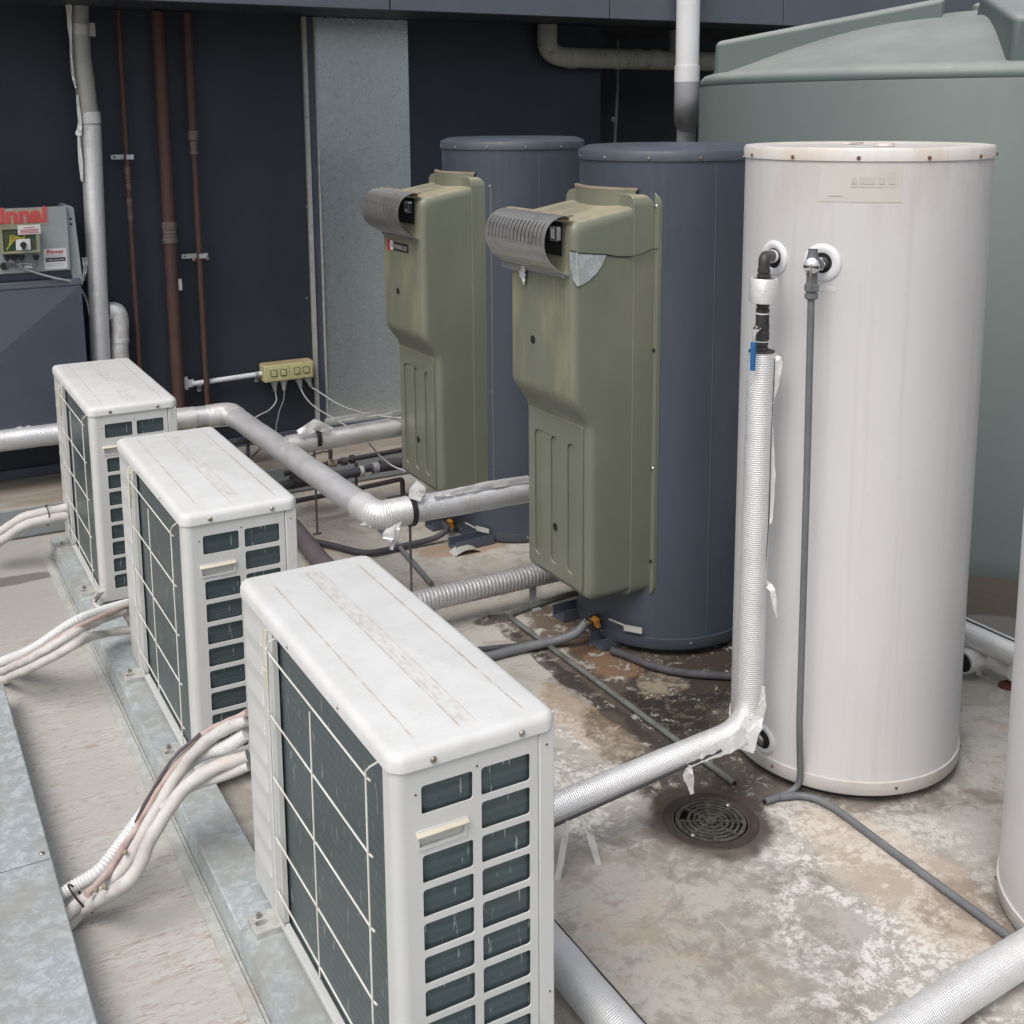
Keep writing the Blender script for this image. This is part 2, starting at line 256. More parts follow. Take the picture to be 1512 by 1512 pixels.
MT.update(
 ac=ac_white(), actop=ac_top(), coil=coil('ac_heat_exchanger_fins'),
 wire=paint('white_coated_wire', (.72, .72, .68), (.62, .60, .54), .4), cream=paint('cream_plastic', (.62, .59, .48), (.52, .48, .37), .45),
 seam=paint('dark_seam', (.04, .042, .045), rough=.7), screw=paint('zinc_screw', (.36, .35, .33), (.24, .2, .16), .4, .7, 60),
 rscrew=paint('rusty_screw', (.22, .12, .07), (.11, .07, .05), .7, .2, 60),
 foil=foil('woven_foil_jacket'), foilold=foil('dull_foil_jacket', (.66, .66, .66), .6, .42, .3, .35, dirt=.45),
 foilsm=foil('crinkled_foil', (.82, .82, .82), .45, .34, .1, .8, .02, .2), foilgrey=foil('shaded_foil_jacket', (.70, .71, .74), .5, .42, .6, .25, dirt=.35),
 rib=foil('ribbed_foil_duct', (.50, .50, .51), .55, .40, .0, .6, .02, .35),
 foildirty=foil('dusty_foil_jacket', (.50, .49, .44), .45, .5, .3, .4, dirt=.6),
 galv=galv('galvanised_steel', (.42, .465, .48), .50, .3, 60, .65, (.38, .37, .335), .75), galvwall=galv('galvanised_wall_sheet', (.66, .73, .77), .30, .78, 90, .04, (.50, .54, .57), .12),
 galvdull=galv('weathered_galvanised_steel', (.44, .45, .43), .6, .25, 50, .55, (.40, .355, .29)), floor=floor_mat(), hob=wood_hob(), wall=wall_paint(),
 fascia=paint('grey_cladding_panel', (.105, .118, .145), (.092, .104, .13), .45, sc=2), soffit=paint('dark_soffit', (.03, .034, .042), rough=.6),
 blue=tank_paint('slate_blue_tank_paint', (.062, .074, .098), (.053, .065, .088), (.080, .092, .115), .35),
 bluedark=paint('slate_blue_trim', (.066, .078, .098), (.054, .065, .085), .45),
 white=tank_paint('white_tank_paint', (.615, .61, .62), (.575, .57, .575), (.52, .505, .50), .45, ((.47, .40, .33), 1.55, 1.86, .35)),
 whitelid=tank_paint('stained_white_lid', (.70, .68, .665), (.64, .62, .60), (.56, .50, .43), .3, ((.50, .36, .23), 1.0, 1.1, .30)),
 whitebase=paint('white_base_ring', (.58, .565, .55), (.48, .46, .43), .45),
 olive=cover_mat(), steel=stone_steel(), black=paint('black_fitting', (.03, .03, .032), (.055, .05, .048), .5), dark=paint('dark_hole', (.008, .009, .010), rough=.8),
 rusty=rusty('flaking_beige_collar', (.34, .28, .21), (.24, .20, .14), (.22, .10, .05)),
 red=rusty('rusty_red_primer_pipe', (.092, .046, .038), (.066, .040, .034), (.115, .038, .028)), redg=rusty('galvanised_coupling_primer', (.13, .075, .06), (.15, .13, .12), (.09, .05, .04)),
 pvc=paint('white_pvc', (.72, .73, .75), (.66, .67, .70), .35, sc=3), pvcgrey=paint('grey_pvc', (.34, .345, .37), (.28, .285, .31), .45, sc=5),
 pvcold=rusty('dusty_pvc', (.36, .35, .31), (.30, .29, .25), (.10, .09, .08), .6, 0, 5),
 cond=paint('grey_conduit', (.125, .135, .15), (.165, .17, .18), .5, sc=9), condg=paint('painted_green_grey_conduit', (.15, .165, .155), (.085, .085, .075), .55, sc=12),
 copper=rusty('tarnished_copper_pipe', (.07, .055, .06), (.05, .047, .055), (.14, .11, .09), .55, .3), lag=paint('black_foam_lagging', (.050, .050, .062), (.075, .07, .08), .8, sc=20, bump=.4),
 cabg=paint('grey_cabinet_paint', (.30, .335, .35), (.26, .29, .31), .45, sc=3, streak=((.20, .21, .22), .4)), cabb=paint('blue_grey_cabinet_paint', (.072, .085, .115), (.085, .098, .128), .42, sc=3),
 sock=paint('yellowed_socket_plastic', (.52, .51, .27), (.45, .42, .22), .45, sc=20), sockd=rusty('dirty_socket_top', (.38, .30, .18), (.45, .38, .22), (.22, .10, .06)),
 cable=paint('grey_cable', (.40, .41, .42), rough=.5), lagw=paint('weathered_white_foam_lagging', (.57, .56, .545), (.50, .465, .44), .7, sc=14, bump=.5, bsc=50, dirt=((.30, .26, .22), .5)),
 lagp=paint('pink_exposed_foam', (.50, .41, .38), (.42, .30, .265), .8, sc=25, bump=.6), flex=paint('white_corrugated_conduit', (.64, .655, .66), (.58, .59, .58), .45, sc=6),
 bigt=big_tank(), bluep=paint('blue_handle_grip', (.02, .13, .36), (.02, .10, .28), .4), yellow=paint('orange_lever', (.55, .26, .02), (.45, .2, .03), .45),
 rubber=paint('black_clamp', (.02, .02, .026), rough=.45), rod=paint('dull_threaded_rod', (.14, .13, .13), (.2, .18, .17), .5, .5, 30),
 drain=rusty('drain_grate_metal', (.11, .105, .09), (.045, .04, .034), (.30, .29, .26), .6, .4, 25), drainb=rusty('rusty_drain_bowl', (.032, .026, .021), (.05, .04, .032), (.085, .068, .052)),
 sticker=paint('faded_sticker', (.56, .55, .51), (.53, .52, .48), .5, sc=12), stickt=paint('faded_sticker_print', (.52, .51, .47), rough=.5),
 stick2=paint('white_label', (.68, .69, .70), rough=.4), ink=paint('black_ink', (.02, .02, .022), rough=.5), redink=paint('red_ink', (.50, .04, .05), rough=.5),
 redbig=paint('faded_red_lettering', (.58, .07, .08), (.50, .10, .09), .5, sc=30), glue=rusty('old_glue_patch', (.38, .34, .24), (.30, .29, .22), (.20, .19, .14), .8, 0, 40),
 boxclear=paint('aged_clear_box', (.30, .29, .19), (.22, .23, .17), .25, sc=12), pcb=rusty('circuit_board', (.03, .09, .05), (.06, .07, .04), (.20, .12, .06), .5, 0, 30), ywire=paint('yellow_wire', (.45, .38, .05), rough=.5),
 tagm=paint('pale_tag', (.46, .46, .44), rough=.5), brown=paint('brown_spike', (.10, .03, .02), rough=.5), mauve=paint('mauve_drain_pipe', (.12, .10, .115), (.09, .08, .09), .7),
 chrome=paint('chrome_cap', (.72, .72, .72), rough=.15, metal=1.))
# ------------------------------------------------------------------ mesh helpers
class MB:
    def __init__(s): s.v = []; s.f = []; s.uv = {}
    def add(s, vs, fs, uvs=None):
        o = len(s.v); s.v += [Vector(p) for p in vs]
        for i, f in enumerate(fs):
            if uvs: s.uv[len(s.f)] = uvs[i]
            s.f.append([o+k for k in f])
        return s
    def box(s, a, b, M=None):
        (x0, y0, z0), (x1, y1, z1) = a, b
        vs = [Vector(p) for p in ((x0, y0, z0), (x1, y0, z0), (x1, y1, z0), (x0, y1, z0), (x0, y0, z1), (x1, y0, z1), (x1, y1, z1), (x0, y1, z1))]
        if M: vs = [M@p for p in vs]
        return s.add(vs, [(0, 3, 2, 1), (4, 5, 6, 7), (0, 1, 5, 4), (1, 2, 6, 5), (2, 3, 7, 6), (3, 0, 4, 7)])
    def prism(s, poly, t0, t1, fn):
        """poly: 2D outline (or [outer, holes...]); fn(u,v,t) -> 3D"""
        loops = poly if isinstance(poly[0][0], (tuple, list)) else [poly]
        flat = [p for l in loops for p in l]
        tris = tessellate_polygon([[Vector((p[0], p[1], 0)) for p in l] for l in loops])
        n = len(flat); vs = [fn(p[0], p[1], t0) for p in flat]+[fn(p[0], p[1], t1) for p in flat]; fs = []
        for a, b, c in tris: fs += [(a, b, c), (n+c, n+b, n+a)]
        o = 0
        for l in loops:
            m = len(l)
            for i in range(m): j = (i+1) % m; fs.append((o+i, o+j, n+o+j, n+o+i))
            o += m
        return s.add(vs, fs)
    def lathe(s, prof, c=(0, 0, 0), axis=(0, 0, 1), seg=32, a0=0, a1=2*math.pi, capped=False):
        ax = Vector(axis).normalized(); q = Vector((0, 0, 1)).rotation_difference(ax).to_matrix(); c = Vector(c)
        full = abs(a1-a0-2*math.pi) < 1e-6; n = seg if full else seg+1; vs = []
        for r, z in prof:
            for k in range(n): a = a0+(a1-a0)*k/seg; vs.append(c+q@Vector((r*math.cos(a), r*math.sin(a), z)))
        fs = []
        for i in range(len(prof)-1):
            for k in range(seg): k2 = (k+1) % n; fs.append((i*n+k, i*n+k2, (i+1)*n+k2, (i+1)*n+k))
        if capped: fs.append(tuple(reversed(range(n)))); fs.append(tuple((len(prof)-1)*n+k for k in range(n)))
        return s.add(vs, fs)
    def cyl(s, c, r, h, axis=(0, 0, 1), seg=16): return s.lathe([(r, 0), (r, h)], c, axis, seg, capped=True)
    def screw(s, c, axis, r=.006): return s.lathe([(r, 0), (r, r*.35), (r*.7, r*.7), (.0003, r*.8)], c, axis, 8, capped=True)
    def tube(s, pts, r, seg=12, fil=0, step=0, rf=None, cap=True, sag=0, fs_=7):
        P = [Vector(p) for p in pts]
        if fil:
            Q = [P[0]]
            for i in range(1, len(P)-1):
                a, b, c = P[i-1], P[i], P[i+1]; d1 = (a-b); d3 = (c-b); f1 = min(fil, d1.length*.48, 9); f3 = min(fil, d3.length*.48)
                p0 = b+d1.normalized()*f1; p2 = b+d3.normalized()*f3
                for k in range(fs_+1): t = k/fs_; Q.append(p0*(1-t)**2+b*2*t*(1-t)+p2*t*t)
            Q.append(P[-1]); P = Q
        if step:
            Q = [P[0]]
            for a, b in zip(P, P[1:]):
                n = max(1, int(round((b-a).length/step)))
                for k in range(1, n+1): Q.append(a.lerp(b, k/n))
            P = Q
        T = []
        for i in range(len(P)):
            t = (P[min(i+1, len(P)-1)]-P[max(i-1, 0)]); T.append(t.normalized() if t.length > 1e-9 else Vector((0, 0, 1)))
        nrm = T[0].orthogonal().normalized(); vs = []; L = 0; Ls = []
        for i, p in enumerate(P):
            if i: L += (p-P[i-1]).length; nrm = (nrm-T[i]*nrm.dot(T[i])).normalized()
            Ls.append(L); bn = T[i].cross(nrm)
            for k in range(seg):
                a = 2*math.pi*k/seg; rr = rf(L, a) if rf else r
                vs.append(p+(nrm*math.cos(a)+bn*math.sin(a))*rr)
        fs = []; uv = []; cu = 2*math.pi*r
        for i in range(len(P)-1):
            for k in range(seg):
                k2 = (k+1) % seg; fs.append((i*seg+k, i*seg+k2, (i+1)*seg+k2, (i+1)*seg+k))
                u0, u1 = cu*k/seg, cu*(k+1)/seg; uv.append([(u0, Ls[i]), (u1, Ls[i]), (u1, Ls[i+1]), (u0, Ls[i+1])])
        if cap:
            fs.append(tuple(reversed(range(seg)))); uv.append([(0, 0)]*seg); m = (len(P)-1)*seg; fs.append(tuple(m+k for k in range(seg))); uv.append([(0, 0)]*seg)
        return s.add(vs, fs, uv)
    def ribbon(s, pts, wd, wav=.006, n=4, seedv=0, ax=None):
        rnd = random.Random(seedv); P = [Vector(p) for p in pts]; Q = []
        for a, b in zip(P, P[1:]):
            for k in range(n): Q.append(a.lerp(b, k/n))
        Q.append(P[-1]); vs = []; fs = []
        ws = wd if isinstance(wd, (list, tuple)) else [wd]*len(P)
        for i, p in enumerate(Q):
            t = (Q[min(i+1, len(Q)-1)]-Q[max(0, i-1)]).normalized(); b = Vector(ax) if ax else t.cross(fwd).normalized()
            wv = ws[min(i//n, len(ws)-1)]*(1-(i % n)/n)+ws[min(i//n+1, len(ws)-1)]*((i % n)/n); c = t.cross(b).normalized()
            for j in range(4): vs.append(p+b*(j/3-.5)*wv*(1+rnd.uniform(-.10, .10))+c*rnd.uniform(-wav, wav))
        for i in range(len(Q)-1):
            for j in range(3): fs.append((i*4+j, i*4+j+1, i*4+j+5, i*4+j+4))
        return s.add(vs, fs)
    def build(s, name, mat, parent=None, smooth=35, bevel=0, bseg=2, solid=0, label=None, weld=False, kind=None):
        off = parent['_o'] if parent is not None and '_o' in parent else (0, 0, 0)
        me = bpy.data.meshes.new(name); O = Vector(off)
        me.from_pydata([p-O for p in s.v], [], s.f)
        if s.uv:
            ul = me.uv_layers.new(name='UVMap')
            for p in me.polygons:
                if p.index in s.uv:
                    for k, li in enumerate(p.loop_indices): ul.data[li].uv = s.uv[p.index][k]
        me.update(); bm = bmesh.new(); bm.from_mesh(me)
        if weld: bmesh.ops.remove_doubles(bm, verts=bm.verts, dist=1e-5)
        bmesh.ops.recalc_face_normals(bm, faces=bm.faces); bm.to_mesh(me); bm.free()
        if smooth: me.shade_smooth(); me.set_sharp_from_angle(angle=R_(smooth))
        me.materials.append(MT[mat] if isinstance(mat, str) else mat)
        o = bpy.data.objects.new(name, me); COL.objects.link(o)
        if parent is not None: o.parent = parent; o['_o'] = off
        if solid: q = o.modifiers.new('solid', 'SOLIDIFY'); q.thickness = solid; q.offset = 0; q = o.modifiers.new('split', 'EDGE_SPLIT'); q.split_angle = R_(35)
        if bevel: q = o.modifiers.new('bevel', 'BEVEL'); q.width = bevel; q.segments = bseg; q.limit_method = 'ANGLE'; q.angle_limit = R_(40); q.harden_normals = False
        if label: o['label'] = label
        if kind: o['kind'] = kind
        return o
def thing(name, label, cat, loc=(0, 0, 0), group=None):
    o = bpy.data.objects.new(name, None); COL.objects.link(o); o.location = loc; o['_o'] = tuple(loc); o.empty_display_size = .1
    o['label'] = label; o['category'] = cat
    if group: o['group'] = group
    return o
def tag(o, label, cat, group=None):
    o['label'] = label; o['category'] = cat
    if group: o['group'] = group
    return o
def rrect(x0, y0, x1, y1, r, n=4):
    P = []
    for cx, cy, a0 in ((x1-r, y1-r, 0), (x0+r, y1-r, 90), (x0+r, y0+r, 180), (x1-r, y0+r, 270)):
        for k in range(n+1): a = R_(a0+90*k/n); P.append((cx+r*math.cos(a), cy+r*math.sin(a)))
    return P
def circ(cx, cy, r, n=20): return [(cx+r*math.cos(2*math.pi*k/n), cy+r*math.sin(2*math.pi*k/n)) for k in range(n)]
def text(s_, size, origin, ux, uz, mat, name, parent, ext=.0006, align='LEFT', bold=0, width=0):
    c = bpy.data.curves.new(name, 'FONT'); c.body = s_; c.size = size; c.extrude = ext; c.align_x = align; c.offset = bold
    t = bpy.data.objects.new('tmp', c); COL.objects.link(t); dg = bpy.context.evaluated_depsgraph_get()
    me = bpy.data.meshes.new_from_object(t.evaluated_get(dg)); bpy.data.objects.remove(t)
    if width:
        x0 = min(v.co.x for v in me.vertices); x1 = max(v.co.x for v in me.vertices)
        for v in me.vertices: v.co.x = (v.co.x-x0)*width/(x1-x0)
    ux = Vector(ux).normalized(); uz = Vector(uz).normalized(); un = ux.cross(uz)
    b = MB(); O = Vector(origin); b.add([O+ux*v.co.x+uz*v.co.y+un*v.co.z for v in me.vertices], [tuple(p.vertices) for p in me.polygons])
    return b.build(name, mat, parent, smooth=0)

# ------------------------------------------------------------------ setting
def struct(b, name, mat, **k): o = b.build(name, mat, **k); o['kind'] = 'structure'; return o
HOLE = (1.955, 2.375)
b = MB(); b.prism([[(-5.2, -3.7), (16, -3.7), (16, 16), (-5.2, 16)], circ(HOLE[0], HOLE[1], .105, 36)], -.12, 0, lambda u, v, t: (u, v, t)); struct(b, 'roof_floor', 'floor', smooth=0)
WY = 6.27; HY = 5.77; HZ = .155
b = MB(); b.box((-3, HY, 0.001), (4.6, WY+.3, HZ)); struct(b, 'wall_step', 'hob', bevel=.012)
# building
bw = thing('building_wall', 'dark charcoal rendered plant room wall with grey cladding band above the overhang', 'wall', (1.5, WY, 0))
b = MB(); b.box((-3, WY, HZ+.001), (4.14, WY+.25, 2.499)); b.build('wall_face', 'wall', bw, smooth=0)
b = MB(); b.box((4.05, WY+.85, 0), (9, WY+1.1, 2.499)); b.box((4.05, WY+.25, 0), (4.14, WY+.85, 2.499)); b.build('recessed_wall', 'wall', bw, smooth=0)
b = MB(); b.box((-3, WY-.022, HZ+.001), (4.1, WY-.001, HZ+.05)); b.build('skirting', 'cabb', bw, smooth=0, bevel=.004)
b = MB(); b.box((-3, 5.72, 2.50), (9, 7.3, 2.56)); b.build('soffit', 'soffit', bw, smooth=0)
xs = [-2.2, -.3, AY(575, 5, 5.70).x-0.0, AY(899, 20, 5.70).x, AY(1154, 60, 5.70).x]
xs.append(2*xs[-1]-xs[-2]); xs.append(2*xs[-1]-xs[-2])
xs[1] = xs[2]-(xs[3]-xs[2]); xs[0] = xs[1]-(xs[3]-xs[2])
for a, c in zip(xs, xs[1:]):
    b = MB(); b.box((a+.004, 5.69, 2.498), (c-.004, 5.72, 3.6)); b.build('cladding_panel', 'fascia', bw, smooth=0, bevel=.002)
pw = thing('added_reflection_wall', 'added low charcoal wall out of view, there for metal and paint to reflect', 'wall', (0, -3.5, 0))  # unseen walls, added so metal and paint reflect a dark roof edge
b = MB(); b.box((-5.2, -3.7, 0), (16, -3.5, 1.05)); b.build('rear_reflection_wall', 'wall', pw, smooth=0); b = MB(); b.box((-5.2, -3.499, 0), (-5.0, 16, 1.05)); b.build('side_reflection_wall', 'wall', pw, smooth=0)
# galvanised sheet and channel fixed to the wall
gs = thing('galvanised_sheet', 'tall galvanised steel sheet fixed upright on the dark wall behind the sockets', 'metal sheet', (2.5, WY-.02, HZ))
xl = AY(467, 100, WY-.01).x; xr = AY(603, 100, WY-.01).x
b = MB(); b.box((xl, WY-.012, HZ+.004), (xr, WY-.001, 2.497)); b.build('sheet', 'galvwall', gs, smooth=0, bevel=.002)
cl = AY(447, 100, WY-.01).x
for n_, x0, x1, dy in (('channel_flange', cl, cl+.022, .03), ('channel_web', cl+.022, xl-.012, .014), ('channel_lip', xl-.012, xl-.001, .024)):
    b = MB(); b.box((x0, WY-dy, HZ+.004), (x1, WY-.001, 2.497)); b.build(n_, 'galvdull' if n_ != 'channel_web' else 'cabb', gs, smooth=0, bevel=.002)
for py in (173, 305, 440):
    p = AY(453, py, WY-.03); b = MB(); b.screw(p, (0, -1, 0), .006); b.build('rivet', 'screw', gs)

# ------------------------------------------------------------------ air conditioning units
AW, AL, AH, CAP = .330, .922, .787, .034
def make_ac(loc, label):
    t = thing('air_conditioner_unit', label, 'air conditioner', loc, 'white outdoor air conditioner units in a row'); t['_o'] = (0, 0, 0)
    zt = AH-CAP
    # top cover: rounded slab with dropped skirt
    b = MB(); e = .006; N = 5
    out = lambda d, r: rrect(-e+d, -e+d, AW+e-d, AL+e-d, max(.004, r-d), 6)
    lv = [(0, 0, zt), (0, .0, AH-.016), (.003, 0, AH-.007), (.009, 0, AH-.002), (.018, 0, AH)]
    rings = [out(d, .032) for d, _, _ in lv]; n = len(rings[0]); vs = []; fs = []
    for rg, (_, _, z) in zip(rings, lv): vs += [(x, y, z) for x, y in rg]
    for i in range(len(lv)-1):
        for k in range(n): fs.append((i*n+k, i*n+(k+1) % n, (i+1)*n+(k+1) % n, (i+1)*n+k))
    fs.append(tuple((len(lv)-1)*n+k for k in range(n))); fs.append(tuple(reversed(range(n)))); b.add(vs, fs)
    cap = b.build('top_cover', 'actop', t, smooth=50)
    for x, y, ax in ((.075, -e, (0, -1, 0)), (.255, -e, (0, -1, 0)), (-e, .25, (-1, 0, 0)), (-e, .55, (-1, 0, 0))):
        b = MB(); b.screw((x, y, zt+.012), ax, .0065 if ax[1] else .003); b.build('screw', 'screw', cap)
    # end panel with its openings
    holes = []; P0 = zt-.0925; pit = .0681; hh = .0555
    cols = ((.053, .156), (.173, .276))
    for r in range(10):
        z0 = P0-r*pit; z1 = z0+hh
        if r != 1: holes.append(rrect(cols[0][0], z0, cols[0][1], z1, .006, 3))
        else: holes.append(rrect(.047, z0+.006, .137, z0+.031, .003, 2))
        holes.append(rrect(cols[1][0], z0, cols[1][1], z1, .006, 3))
    b = MB(); b.prism([[(.022, .0), (.2925, .0), (.2925, zt-.001), (.022, zt-.001)]]+holes, 0, .0035, lambda u, v, w_: (u, w_, v))
    ep = b.build('end_panel', 'ac', t, smooth=30)
    b = MB(); pr = [(.022, 0)]+[(.022-.022*math.sin(R_(a)), .022-.022*math.cos(R_(a))) for a in (15, 30, 45, 60, 75)]+[(0, .022), (0, .048), (.004, .050), (.006, .048), (.006, .022)]+[(.022-.016*math.sin(R_(a)), .022-.016*math.cos(R_(a))) for a in (75, 60, 45, 30, 15)]+[(.022, .006)]
    b.prism(pr, 0, zt-.001, lambda u, v, w_: (u, v, w_)); b.build('corner_post', 'ac', t, smooth=40)
    b = MB(); b.box((.2945, .0004, 0), (AW, .012, zt-.001)); b.build('front_corner_strip', 'ac', t, bevel=.004)
    b = MB(); b.box((.2915, .005, 0), (.2955, .009, zt-.001)); b.build('seam_backing', 'seam', t, smooth=0)
    for (x, z) in ((.042, zt-.050), (.1645, zt-.03), (.312, zt-.03), (.05, .09), (.318, .2)):
        b = MB(); b.screw((x, 0, z), (0, -1, 0), .0022); b.build('small_screw', 'seam', ep)
    # carry handle recess
    z0 = P0-pit+.005; b = MB(); b.prism([rrect(.042, z0-.004, .142, z0+.034, .004, 2), rrect(.047, z0+.001, .137, z0+.026, .003, 2)], -.003, .0, lambda u, v, w_: (u, w_, v)); h = b.build('handle_frame', 'ac', t)
    b = MB(); b.prism([(.0, .027), (-.010, .024), (-.011, .027), (-.002, .033), (0, .033)], .040, .144, lambda u, v, w_: (w_, u, z0+v)); b.build('handle_lip', 'cream', h, bevel=.001)
    b = MB(); b.box((.045, .0046, z0-.001), (.139, .006, z0+.028)); b.build('handle_recess', 'ac', h, smooth=0)
    b = MB(); b.prism([(.048, z0+.001), (.092, z0+.001), (.135, z0+.018), (.135, z0+.012), (.094, z0+.001)], .0036, .0045, lambda u, v, w_: (u, w_, v)); b.build('recess_fold', 'cream', h, smooth=0)
    # heat exchanger: L shape behind the openings and along the rear side
    b = MB(); pr = [(.296, .010), (.075, .010)]+[(.075-.058*math.sin(R_(a)), .074-.064*math.cos(R_(a))) for a in range(10, 91, 10)]+[(.017, .72), (.030, .72), (.030, .075), (.075, .030), (.296, .030)]
    b.prism(pr, .014, zt-.003, lambda u, v, w_: (u, v, w_)); b.build('heat_exchanger', 'coil', t, smooth=45)
    for k in range(9):
        if k > 0: pass
        zz = P0-(k if k == 0 else k+1)*pit
        for q in (.014, .033):
            b = MB(); b.tube([(.080, .0108, zz+q), (.100, .0098, zz+q+.0008), (.125, .0098, zz+q+.001), (.148, .0108, zz+q)], .0014, 6); b.build('coil_bend', 'coil', t)
    # rear side: service panel, guard wires, bottom rail
    sp0 = .705
    b = MB(); b.prism([(0.0, sp0), (-.0005, AL-.022)]+[(.022-.022*math.cos(R_(a)), AL-.022+.022*math.sin(R_(a))) for a in (15, 30, 45, 60, 75, 90)]+[(AW, AL), (AW, AL-.006), (.02, AL-.01), (.008, AL-.022), (.008, sp0)], 0, zt-.001, lambda u, v, w_: (u, v, w_)); svp = b.build('service_panel', 'ac', t, smooth=40)
    b = MB(); b.prism([(.0, sp0-.026), (-.004, sp0-.022), (-.004, sp0-.004), (-.001, sp0-.001), (.012, sp0-.001), (.012, sp0-.026)], 0.02, zt-.001, lambda u, v, w_: (u, v, w_)); b.build('service_panel_edge', 'ac', t)
    for k in range(9):
        zz = zt-.075-k*.074; b = MB()
        b.add([(-.0002, sp0+.055, zz), (-.0002, sp0+.185, zz), (-.0036, sp0+.182, zz+.002), (-.0036, sp0+.058, zz+.002), (-.0002, sp0+.060, zz+.045), (-.0002, sp0+.180, zz+.045)], [(0, 1, 2, 3), (3, 2, 5, 4), (0, 3, 4), (1, 5, 2)]); b.build('pressed_rib', 'ac', svp, smooth=0)
    zs = [.703, .551, .399, .246, .107]
    for i, z in enumerate(zs):
        b = MB(); b.tube([(-.010, .082, z), (-.012, .10, z), (-.012, .66, z), (-.010, .698, z)], .0021, 8); b.build('guard_wire', 'wire', t)
    b = MB(); b.tube([(-.014, .395, zt-.062), (-.0145, .395, .4), (-.014, .395, .085)], .0019, 8); b.build('guard_wire', 'wire', t)
    b = MB(); b.tube([(.002, .060, zt-.002), (-.012, .078, zt-.02), (-.0145, .093, zt-.036), (-.0145, .093, .055), (-.006, .088, .03), (.004, .078, .022)], .0021, 8); b.build('guard_wire', 'wire', t)
    b = MB(); b.tube([(.002, .640, zt-.002), (-.012, .662, zt-.02), (-.0145, .676, zt-.045), (-.0145, .680, .055), (-.004, .672, .02)], .0021, 8); b.build('guard_wire', 'wire', t)
    b = MB(); b.box((-.004, .052, .0), (.014, .70, .016)); b.build('bottom_rail', 'ac', t, bevel=.002)
    b = MB(); b.box((.03, .012, -.001), (AW-.004, AL-.004, .012)); b.build('base_tray', 'ac', t, bevel=.002)
    # perished strap beside the service panel
    b = MB(); b.tube([(-.006, .700, zt-.008), (-.008, .703, zt-.05), (-.008, .702, zt-.10), (-.009, .708, zt-.155)], .004, 8, rf=lambda L, a: .0045-.012*max(0, L-.09)); b.build('sensor_lead', 'cream', t)
    b = MB(); b.tube([(-.014, .690, zt-.103), (-.014, .714, zt-.101), (-.003, .716, zt-.102), (-.003, .690, zt-.104)], .002, 6); b.build('tie', 'cream', t)
    # front side with horizontal grille
    b = MB(); b.prism([[(.012, .0), (AL-.003, .0), (AL-.003, zt-.001), (.012, zt-.001)], circ(.40, .38, .27, 36)], AW-.004, AW, lambda u, v, w_: (w_, u, v)); fp = b.build('front_panel', 'ac', t)
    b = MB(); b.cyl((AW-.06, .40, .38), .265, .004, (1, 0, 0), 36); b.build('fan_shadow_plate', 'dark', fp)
    b = MB()
    for k in range(30):
        z = .105+k*.0192; hw = math.sqrt(max(.0, .285**2-(z-.38)**2))
        if hw > .03: b.box((AW+.001, .40-hw, z), (AW+.016, .40+hw, z+.006))
    for k in range(7): y = .40+(k-3)*.075; hz = math.sqrt(.28**2-(y-.4)**2); b.box((AW+.0005, y-.003, .38-hz), (AW+.004, y+.003, .38+hz))
    b.build('fan_grille', 'ac', fp, smooth=0)
    b = MB(); b.cyl((AW-.052, .40, .38), .05, .02, (1, 0, 0), 16)
    for k in range(3):
        M = Matrix.Translation((AW-.04, .40, .38))@Matrix.Rotation(R_(120*k), 4, 'X')@Matrix.Rotation(R_(25), 4, 'Z'); b.box((-.002, -.05, .04), (.002, .06, .25), M)
    b.build('fan', 'cabb', fp)
    # feet
    for x, y in ((-.008, .13), (-.008, .70), (AW-.03, .13), (AW-.03, .70)):
        f = MB(); f.prism([rrect(x-.055, y, x+.03, y+.075, .006, 2), rrect(x-.045, y+.027, x-.015, y+.046, .008, 3)], -.017, -.001, lambda u, v, w_: (u, v, w_)); ft = f.build('foot', 'galvdull', t)
        f = MB(); f.lathe([(.008, 0), (.008, .004), (.007, .005), (.0055, .005), (.0055, .011), (.001, .012)], (x-.030, y+.058, -.001), (0, 0, 1), 6, capped=True); f.build('bolt', 'screw', ft)
    return t
def copy_tree(o, parent=None):
    c = o.copy(); COL.objects.link(c); c.parent = parent
    for ch in [q for q in bpy.data.objects if q.parent == o]: copy_tree(ch, c)
    return c
AXX = .722; BZ = .085
ac1 = make_ac((.729, 1.7456, BZ), 'nearest white outdoor air conditioner unit, large in the foreground')
ac2 = copy_tree(ac1); ac2.location = (.720, 3.1919, BZ); ac2['label'] = 'middle white outdoor air conditioner unit, between the nearest and farthest ones'
ac3 = copy_tree(ac1); ac3.location = (.710, 4.6030, BZ); ac3['label'] = 'farthest white outdoor air conditioner unit, close to the dark wall and cabinet'
# putty lump and sealed pipes at the near corner of the far unit
b = MB(); b.tube([AX(150, 872, .70), AX(142, 882, .69), AX(140, 893, .68), AX(150, 900, .69), AX(158, 908, .70)], .012, 10, rf=lambda L, a: .011+.004*math.sin(L*190+a*2)); tag(b.build('wrapped_drain_stub', 'lagw'), 'crumpled white taped stub at the bottom corner of the farthest unit', 'pipe end')

